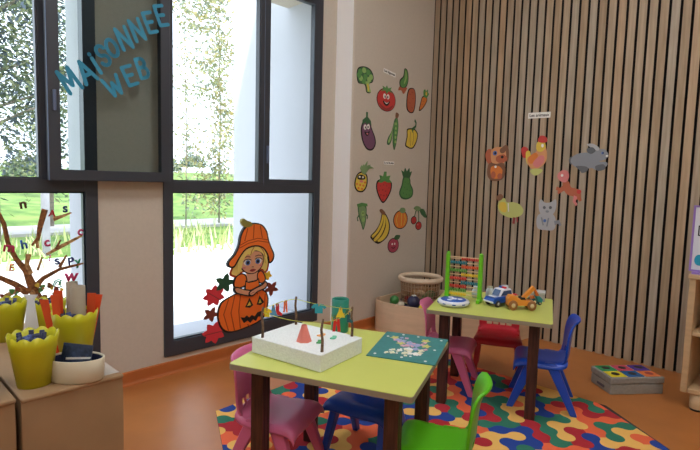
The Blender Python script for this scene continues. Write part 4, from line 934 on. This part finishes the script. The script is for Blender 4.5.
# small jars and a box at the back of the table
JAR = C('frosted_plastic', (196, 202, 204), .25)
def jar(x, y, r_, h_, lb, lidc):
    e = empty('jar', (x, y, TT), 0, lb, 'jar', 'small frosted jars on the far table')
    m_ = MB(); m_.lathe([(0, 0), (r_ * .8, 0), (r_, r_ * .3), (r_, h_ * .7), (r_ * .7, h_ * .9), (r_ * .6, h_)], JAR, 16); m_.build('body', e)
    m_ = MB(); m_.lathe([(r_ * .66, h_ * .93), (r_ * .68, h_ * 1.1), (0, h_ * 1.12)], lidc, 16); m_.build('lid', e)
jar(-1.19, -1.215, .026, .062, 'small frosted jar right behind the abacus post', JAR)
jar(-1.12, -1.265, .024, .060, 'small frosted jar with pale lid behind the toy police car', C('lid_olive', (170, 168, 140), .4))
jar(-1.04, -1.32, .028, .064, 'small frosted jar nearest the grey toy box', JAR)
bx = empty('toy_box', (-.972, -1.485, TT), math.radians(22), 'small grey lidded box at the back corner of the far table', 'box')
GB = C('box_grey', (170, 168, 160), .5)
m_ = MB(); m_.b2((-.035, -.045, 0), (.035, .045, .045), GB); m_.build('body', bx, bevel=.003)
m_ = MB(); m_.b2((-.037, -.047, .0452), (.037, .047, .056), C('box_lid', (196, 194, 188), .5)); m_.build('lid', bx, bevel=.003)

# ------------------------------------------------------------------ corner bin and basket
cb = empty('corner_bin', (-.03, -.03, 0), 0, 'quarter-round pale wooden toy bin in the room corner, below the fruit wall', 'toy bin')
RX, RY, HB = .77, 1.02, .245
FP = [(-.66, 0), (-.71, -.02), (-.755, -.07), (-.77, -.15), (-.765, -.26), (-.74, -.38), (-.70, -.50), (-.63, -.63), (-.54, -.75), (-.43, -.86), (-.30, -.94), (-.16, -.99), (0, -1.01)]
def arcp(f_, n=24): return [(x * f_, y * f_) for x, y in FP]
o_ = arcp(1); i_ = arcp(.975)
m_ = MB(); m_.prism(o_ + i_[::-1], 0, HB, BIRCH); m_.build('front_panel', cb, fixn=True)
m_ = MB(); m_.b2((-.64, -.018, 0), (0, 0, HB), BIRCH); m_.b2((-.018, -RY * .97, 0), (0, -.018, HB), BIRCH); m_.build('back_panel', cb)
m_ = MB(); m_.prism([(0, 0)] + arcp(.973), .13, .15, BIRCH); m_.build('shelf', cb)
TOYS = [((-.66, -.14), .038, 'green', (70, 140, 70), 'green ball in the corner bin'), ((-.70, -.24), .026, 'cream', (222, 214, 190), 'small cream ball at the rim of the corner bin'), ((-.64, -.32), .052, 'navy', (44, 42, 72), 'dark navy ball, biggest toy in the corner bin'), ((-.70, -.45), .034, 'yellow', (226, 190, 40), 'yellow ball in the corner bin'),
        ((-.63, -.50), .038, 'pale', (226, 220, 210), 'white ball beside the yellow one in the corner bin'), ((-.55, -.20), .036, 'red', (170, 52, 60), 'red ball deep in the corner bin'), ((-.56, -.60), .04, 'plum', (90, 44, 92), 'plum coloured ball in the corner bin, behind pink chair')]
for (x, y), r_, n_, c_, lb in TOYS:
    b = MB(); b.ball((0, 0, 0), r_, C('ball_' + n_, c_, .4), 18)
    if n_ == 'navy': b.prism(leafshape(0, 0, .02, 0, 5, .4), r_ * .9, r_ + .002, wh)
    z = .18 + r_ + .02
    b.v and None
    o = b.build('toy_ball', loc=(x * .93 - .03, y - .03, z)); tag(o, lb, 'ball', 'balls in the corner bin')
fill = MB(); rf_ = random.Random(9)
FM = [C('filler_green', (84, 140, 84)), C('filler_cream', (200, 186, 160)), C('filler_brown', (120, 84, 70)), C('filler_blue', (60, 80, 130))]
for _ in range(150):
    a = rf_.uniform(.05, PI / 2 - .05); q = rf_.uniform(.15, .88); s_ = rf_.uniform(.02, .035)
    fill.ball((-RX * q * math.cos(a), -RY * q * math.sin(a), .165 + rf_.uniform(0, .02)), (s_, s_, s_ * .8), rf_.choice(FM), 8)
tag(fill.build('toy_jumble', loc=(-.03, -.03, 0)), 'jumble of small assorted toys filling the corner bin', 'toys', kind='stuff')
# basket
bs = empty('wire_basket', (-.455, -.285, .215), 0, 'round see-through basket with a padded beige rim above the corner bin', 'basket')
bm_ = MB(); RW = C('rim_beige', (222, 200, 172), .6); MESHM = C('basket_mesh', (176, 150, 122), .6)
R0, H0 = .165, .20
ringp = [(R0 * math.cos(a), R0 * math.sin(a), H0) for a in [2 * PI * i / 28 for i in range(29)]]
bm_.tube(ringp, .021, RW, 10, caps=False); bm_.build('rim', bs)
m_ = MB()
for i in range(36):
    a = 2 * PI * i / 36; c_, s_ = math.cos(a), math.sin(a)
    m_.tube([(R0 * .9 * c_, R0 * .9 * s_, .01), (R0 * c_, R0 * s_, H0)], .0022, MESHM, 5)
for z in (.03, .07, .11, .15): 
    rr_ = R0 * (.9 + .1 * z / H0); m_.tube([(rr_ * math.cos(2 * PI * i / 24), rr_ * math.sin(2 * PI * i / 24), z) for i in range(25)], .002, MESHM, 5, caps=False)
m_.build('side_wires', bs)
VEIL = glass_mat('beige_netting', (.80, .70, .60), .02)
m_ = MB(); m_.lathe([(R0 * .895, .012), (R0 * .985, H0 - .01)], VEIL, 36); m_.build('netting', bs)
m_ = MB(); m_.lathe([(0, .004), (R0 * .9, .004), (R0 * .92, .010), (0, .012)], RW, 28); m_.build('base', bs)
m_ = MB(); m_.tube([(R0 * .9, -.03, H0), (R0 + .05, -.03, H0 + .0), (R0 + .05, .03, H0), (R0 * .9, .03, H0)], .008, RW, 8); m_.build('handle', bs)
cl = MB()
for i in range(9): cl.ball((.09 * math.cos(i * 2.2) * (i % 3) / 2, .09 * math.sin(i * 2.2) * (i % 3) / 2, .045 + .004 * i), (.045, .04, .03), [C('cloth_cream', (214, 196, 168)), C('cloth_tan', (184, 150, 110)), C('cloth_green', (120, 150, 110))][i % 3], 10)
tag(cl.build('cloth_bundle', loc=(-.455, -.285, .215)), 'bundle of pale cloths inside the round basket', 'cloth')

# ------------------------------------------------------------------ activity box on the floor
ab = empty('activity_box', (-.532, -1.877, 0), math.atan2(-.214, .253), 'grey felt box with six coloured pads and dark holes on top', 'activity box')
FELT = C('grey_felt', (150, 146, 136), .9, noise=.06, scale=60, bump=.2)
m_ = MB(); m_.b2((-.165, -.098, 0), (.165, .098, .062), FELT); m_.build('body', ab, bevel=.006)
m_ = MB(); m_.b2((-.168, -.101, .064), (.168, .101, .102), FELT); m_.build('lid', ab, bevel=.006)
pc = [('yellow', (222, 206, 40)), ('blue', (32, 92, 150)), ('orange', (224, 120, 60)), ('green', (46, 140, 84)), ('pink', (196, 70, 90)), ('violet', (84, 52, 140))]
for k, (n_, c_) in enumerate(pc):
    i, j = k % 3, k // 3; x, y = (-.106 + .106 * i), (-.046 + .094 * j)
    p_ = MB(); p_.b2((x - .048, y - .042, .1015), (x + .048, y + .042, .106), C('pad_' + n_, c_, .8)); p = p_.build('pad', ab, bevel=.002)
    p['label'] = n_ + ' pad'
    h_ = MB(); h_.prism(ell(x, y, .024, .022), .104, .1068, BLACK if k != 2 else dred); h_.build('hole', p)
m_ = MB(); m_.b2((-.1685, -.04, .02), (-.1645, .03, .034), C('felt_tag', (90, 88, 96), .8)); m_.build('tag_strip', ab)

# ------------------------------------------------------------------ shelf at the slatted wall
sf = empty('open_shelf', (-.40, -2.6, 0), 0, 'pale wooden open shelf unit on round feet against the slatted wall', 'shelf')
X0, X1, YA, YE = -.22, .20, .42, -.42
m_ = MB()
for y in (YA, YE): m_ = MB(); m_.b2((X0, y - .016 if y > 0 else y - .016, .095), (X1, y + .016, .725), SHELFW); m_.build('side_panel', sf, bevel=.004)
for z, n_ in ((.735, 'top_board'), (.425, 'shelf_board'), (.108, 'bottom_board')):
    m_ = MB(); q = .0 if z > .5 else .018
    m_.b2((X0 - (.01 if z > .5 else -.004), YE + q - (.02 if z > .5 else 0), z - .012), (X1, YA - q + (.02 if z > .5 else 0), z + .012), SHELFW); m_.build(n_, sf, bevel=.003)
m_ = MB(); m_.b2((X1 - .012, YE + .018, .122), (X1, YA - .018, .41), SHELFW); m_.b2((X1 - .012, YE + .018, .44), (X1, YA - .018, .72), SHELFW); m_.build('back_panel', sf)
for x in (X0 + .045, X1 - .05):
    for y in (YA - .06, YE + .06):
        m_ = MB(); m_.lathe([(0, .012), (.034, .012), (.036, .02), (.036, .095), (0, .095)], SHELFW, 20); m_.lathe([(0, 0), (.032, 0), (.034, .012), (0, .012)], BLACK, 20); m_.build('foot', sf, loc=(x, y, 0))
def jar2(x, y, z, lb, c_):
    m_ = MB(); m_.lathe([(0, 0), (.032, 0), (.034, .01), (.034, .075), (.026, .09), (.02, .092), (0, .092)], C('shelf_pot_' + c_, dict(grey=(120, 124, 128), white=(214, 212, 206), tan=(176, 140, 96))[c_], .4), 20)
    tag(m_.build('storage_pot', loc=(x, y, z)), lb, 'pot', 'pots on the open shelf')
jar2(-.52, -2.27, .438, 'dark grey pot at the edge of the middle shelf board', 'grey'); jar2(-.50, -2.36, .438, 'white pot behind the grey pot on the middle shelf', 'white'); jar2(-.52, -2.28, .121, 'tan pot on the bottom board of the open shelf', 'tan')
wb = empty('drawing_board', (-.585, -2.36, .748), 0, 'small whiteboard with a lilac frame standing on the shelf top', 'whiteboard')
LIL = C('lilac_frame', (150, 120, 190), .4)
m_ = MB(); m_.b2((-.004, -.20, .02), (.004, .20, .36), C('board_white', (214, 216, 222), .3)); m_.build('panel', wb)
m_ = MB()
for a, b in (((-.007, -.208, .012), (.007, -.198, .368)), ((-.007, .198, .012), (.007, .208, .368)), ((-.007, -.198, .012), (.007, .198, .022)), ((-.007, -.198, .358), (.007, .198, .368))): m_.b2(a, b, LIL)
m_.build('frame', wb)
m_ = MB()
for a, b in (((-.0055, .10, .205), (-.004, .18, .211)), ((-.0055, .10, .255), (-.004, .18, .261)), ((-.0055, .174, .205), (-.004, .18, .26)), ((-.0055, .10, .205), (-.004, .106, .26))): m_.b2(a, b, bk)
m_.build('drawn_rectangle', wb)
m_ = MB(); m_.prism(ell(-.165, .075, .022, .03), -.0048, -.0, C('teal_magnet', (30, 150, 180), .4), T=Matrix(((0, 0, 1, -.001), (-1, 0, 0, 0), (0, 1, 0, 0), (0, 0, 0, 1)))); m_.build('magnet', wb)
m_ = MB(); m_.b2((-.03, -.19, 0), (.03, .19, .012), LIL); m_.build('stand_foot', wb)

# ------------------------------------------------------------------ kraft covered cabinets and the craft supplies
TZ = .55
def kraft(x0, x1, y0, y1, lb):
    e = empty('craft_cabinet', ((x0 + x1) / 2, (y0 + y1) / 2, 0), 0, lb, 'cabinet', 'paper-covered cabinets by the window')
    hx, hy = (x1 - x0) / 2, (y1 - y0) / 2
    m_ = MB(); n = 10; rs = random.Random(int(abs(x0) * 100)); vs = []
    for i in range(n + 1):
        for j in range(9): 
            z = TZ - .012 - (TZ - .012) * j / 8; x = -hx + 2 * hx * i / n
            vs.append((x, -hy - .003 * math.sin(i * 1.3 + j * .5) - .004 * rs.random() * (j > 0), z))
    m_.add(vs, [(i * 9 + j, (i + 1) * 9 + j, (i + 1) * 9 + j + 1, i * 9 + j + 1) for i in range(n) for j in range(8)], KRAFT, True)
    m_.b2((-hx, -hy + .004, 0), (hx, hy, TZ - .014), KRAFT); m_.build('body', e, fixn=False)
    m_ = MB(); m_.b2((-hx - .002, -hy - .006, TZ - .013), (hx + .003, hy, TZ), KRAFT); m_.build('top_sheet', e, bevel=.005, seg=3)
    return e
k1 = kraft(-3.462, -3.178, -1.062, -.22, 'kraft-paper covered cabinet carrying the pots and the oval tub')
k2 = kraft(-3.80, -3.475, -1.045, -.22, 'kraft-paper covered cabinet cut off by the picture edge')
m_ = MB(); m_.b2((.07, -.40, TZ), (.140, .2, TZ + .001), TAPE); m_.build('tape_strip', k1)

def pot(x, y, r0, r1, h_, lb, fill_=True, z0=TZ):
    e = empty('scalloped_pot', (x, y, z0 + .001), random.uniform(0, 1), lb, 'pot', 'yellow scalloped pots')
    N_ = 48
    def wav(r_, z, j, i):
        if j in (3, 4): z += .010 * abs(math.sin(i * PI * 12 / N_)) ; 
        if j == 1 or j == 0: pass
        return r_, z
    m_ = MB(); m_.lathe([(0, 0), (r0, 0), (r1 * .93, h_ * .82), (r1, h_ - .004), (r1 - .003, h_ - .004), (r1 * .93 - .003, h_ * .8), (r0 - .003, .004), (0, .004)], POT, N_, wav=wav)
    m_.lathe([(r1 * .90, h_ * .74), (r1 * .925, h_ * .745), (r1 * .92, h_ * .76)], POT, N_)
    m_.build('body', e)
    if fill_:
        m_ = MB(); m_.lathe([(0, h_ * .8), (r1 * .88, h_ * .82)], NAVY, 24)
        for k in range(16):
            a = k * 2.4; q = r1 * .75 * ((k * 7 % 10) / 10 + .15) / 1.15
            m_.tube([(q * math.cos(a) * .6, q * math.sin(a) * .6, h_ * .5), (q * math.cos(a), q * math.sin(a), h_ - .004 + .008 * (k % 3) / 2)], .007, NAVY if k % 3 else C('crayon_blue', (50, 70, 130), .5), 6)
        m_.build('liner', e)
    return e
pot(-3.405, -.965, .046, .070, .155, 'yellow scalloped pot standing beside the oval tub')
p2_ = pot(-3.235, -.80, .048, .074, .165, 'yellow scalloped pot holding the cardboard tube and orange strips')
pot(-3.555, -.93, .046, .070, .150, 'yellow scalloped pot cut off by the picture edge, front row')
pot(-3.36, -.42, .048, .072, .150, 'yellow scalloped pot in the back row nearest the picture edge')
pot(-3.235, -.49, .046, .066, .145, 'yellow scalloped pot behind the tube pot, back row')
def ctube(x, y, h_, r_, lb, z=TZ + .012):
    m_ = MB(); m_.lathe([(r_, 0), (r_, h_), (r_ - .003, h_), (r_ - .003, 0), (r_, 0)], TUBE, 20)
    tag(m_.build('card_tube', loc=(x, y, z)), lb, 'cardboard tube', 'cardboard tubes in the pot')
ctube(-3.228, -.815, .245, .0235, 'grey-beige cardboard tube, the nearer one, upright in the yellow pot')
ctube(-3.232, -.766, .252, .019, 'cardboard tube standing behind the nearer tube in the yellow pot')
for i, (dx, dy, h_, tl_, lb) in enumerate(((-.052, -.006, .226, -.10, 'wide orange paper strip leaning outward beside the tube'), (-.042, .018, .236, -.05, 'orange paper strip standing upright against the tube'), (-.060, .020, .205, -.22, 'short orange strip tilted away at the pot rim'), (.040, -.012, .222, .10, 'orange paper strip on the wall side of the tube'), (.050, .010, .212, .22, 'orange strip tilted toward the wall'))):
    m_ = MB(); m_.beam((0, 0, .0), (tl_ * .18, 0, h_), (.018, .002), (.030, .002), ORP)
    tag(m_.build('paper_strip', loc=(-3.235 + dx * .9, -.80 + dy, TZ + .006), rotz=math.radians(-44)), lb, 'paper strip', 'orange paper strips')
# flat white translucent piece, flared at foot and top, behind the pots
PT = bpy.data.materials.new('thin_white_translucent'); PT.use_nodes = True; nt_ = PT.node_tree
df = nt_.nodes.new('ShaderNodeBsdfDiffuse'); tr_ = nt_.nodes.new('ShaderNodeBsdfTranslucent'); ms_ = nt_.nodes.new('ShaderNodeMixShader'); ms_.inputs[0].default_value = .7
df.inputs[0].default_value = (.9, .9, .9, 1); tr_.inputs[0].default_value = (.95, .95, .95, 1)
nt_.links.new(df.outputs[0], ms_.inputs[1]); nt_.links.new(tr_.outputs[0], ms_.inputs[2]); nt_.links.new(ms_.outputs[0], nt_.nodes['Material Output'].inputs['Surface'])
m_ = MB(); m_.prism([(-.036, 0), (.036, 0), (.012, .185), (.026, .205), (-.026, .205), (-.012, .185)], -.0015, .0015, PT, T=Matrix.Rotation(PI / 2, 4, 'X'))
tag(m_.build('white_flared_piece', loc=(-3.325, -.62, TZ + .001), rotz=math.radians(-44)), 'white flared translucent piece standing among the yellow pots', 'paper cone')
# oval tub
tb = empty('oval_tub', (-3.298, -1.006, TZ + .0005), math.radians(-46), 'cream oval tub with a navy lining at the cabinet edge', 'tub'); tb.scale = (1.08, 1.08, 1.0)
m_ = MB(); m_.lathe([(0, 0), (.074, 0), (.078, .004), (.081, .070), (.078, .072), (.075, .068), (.072, .006), (0, .006)], CREAM, 36, sy=.62); m_.build('body', tb)
m_ = MB(); m_.lathe([(0, .0065), (.0715, .0065), (.0745, .066)], NAVY, 36, sy=.62); m_.build('lining', tb)
for k, (dx, dy, lb) in enumerate(((-.004, .006, 'dark blue printed card leaning in the oval tub'), (-.012, .018, 'second patterned card behind the dark blue one in the oval tub'))):
    m_ = MB(); cw, chh = .052, .108
    CM = C('card_blue', (52, 66, 92), .4, noise=.4, scale=60)
    T_ = Matrix.Rotation(math.radians(-12), 4, 'X')
    m_.prism([(-cw + .01, 0), (cw - .008, .004), (cw, chh - .012), (-cw + .022, chh - .006)], -.0015, .0015, CM, T=T_ @ Matrix.Rotation(PI / 2, 4, 'X'))
    o = m_.build('printed_card', loc=(-3.298 + dx, -1.006 + dy, TZ + .008), rotz=math.radians(-46)); tag(o, lb, 'card', 'cards in the oval tub')
    if k == 0:
        m_ = MB(); m_.prism([(-cw + .02, .050), (cw - .006, .054), (cw - .004, .060), (-cw + .02, .057)], -.0005, .0022, wh, T=T_ @ Matrix.Rotation(PI / 2, 4, 'X')); m_.build('white_stripe', o)

# ------------------------------------------------------------------ lights
for i, (x, y) in enumerate(((-1.9, -1.6), (-4.4, -1.6), (-1.9, -3.6), (-4.4, -3.6))):
    e = empty('added_fill_panel', (x, y, CH), 0, 'square flat ceiling light panel', 'fill light', 'added fill panels on the unseen ceiling')  # glowing panels added on the unseen ceiling to brighten the room
    m_ = MB(); m_.b2((-.31, -.31, -.04), (.31, .31, 0), WHITE); m_.build('housing', e)
    m_ = MB(); m_.b2((-.29, -.29, -.046), (.29, .29, -.0405), emit_mat('fill_panel_glow', (244, 248, 255), 17)); m_.build('diffuser', e)
sun = bpy.data.lights.new('sun', 'SUN'); sun.energy = 3.3; sun.angle = .02; sun.color = (1, .95, .88)
so = bpy.data.objects.new('sun', sun); COL.objects.link(so)
so.rotation_euler = Vector((-.55, -.30, .80)).to_track_quat('Z', 'Y').to_euler()
wd = bpy.data.worlds.new('world'); SC.world = wd; wd.use_nodes = True
bg = wd.node_tree.nodes['Background']; bg.inputs['Color'].default_value = (.80, .90, 1.0, 1); bg.inputs['Strength'].default_value = 3.4
vs_ = SC.view_settings; vs_.view_transform = 'Standard'; vs_.look = 'None'; vs_.gamma = 1; vs_.use_curve_mapping = False; vs_.exposure = 0.55
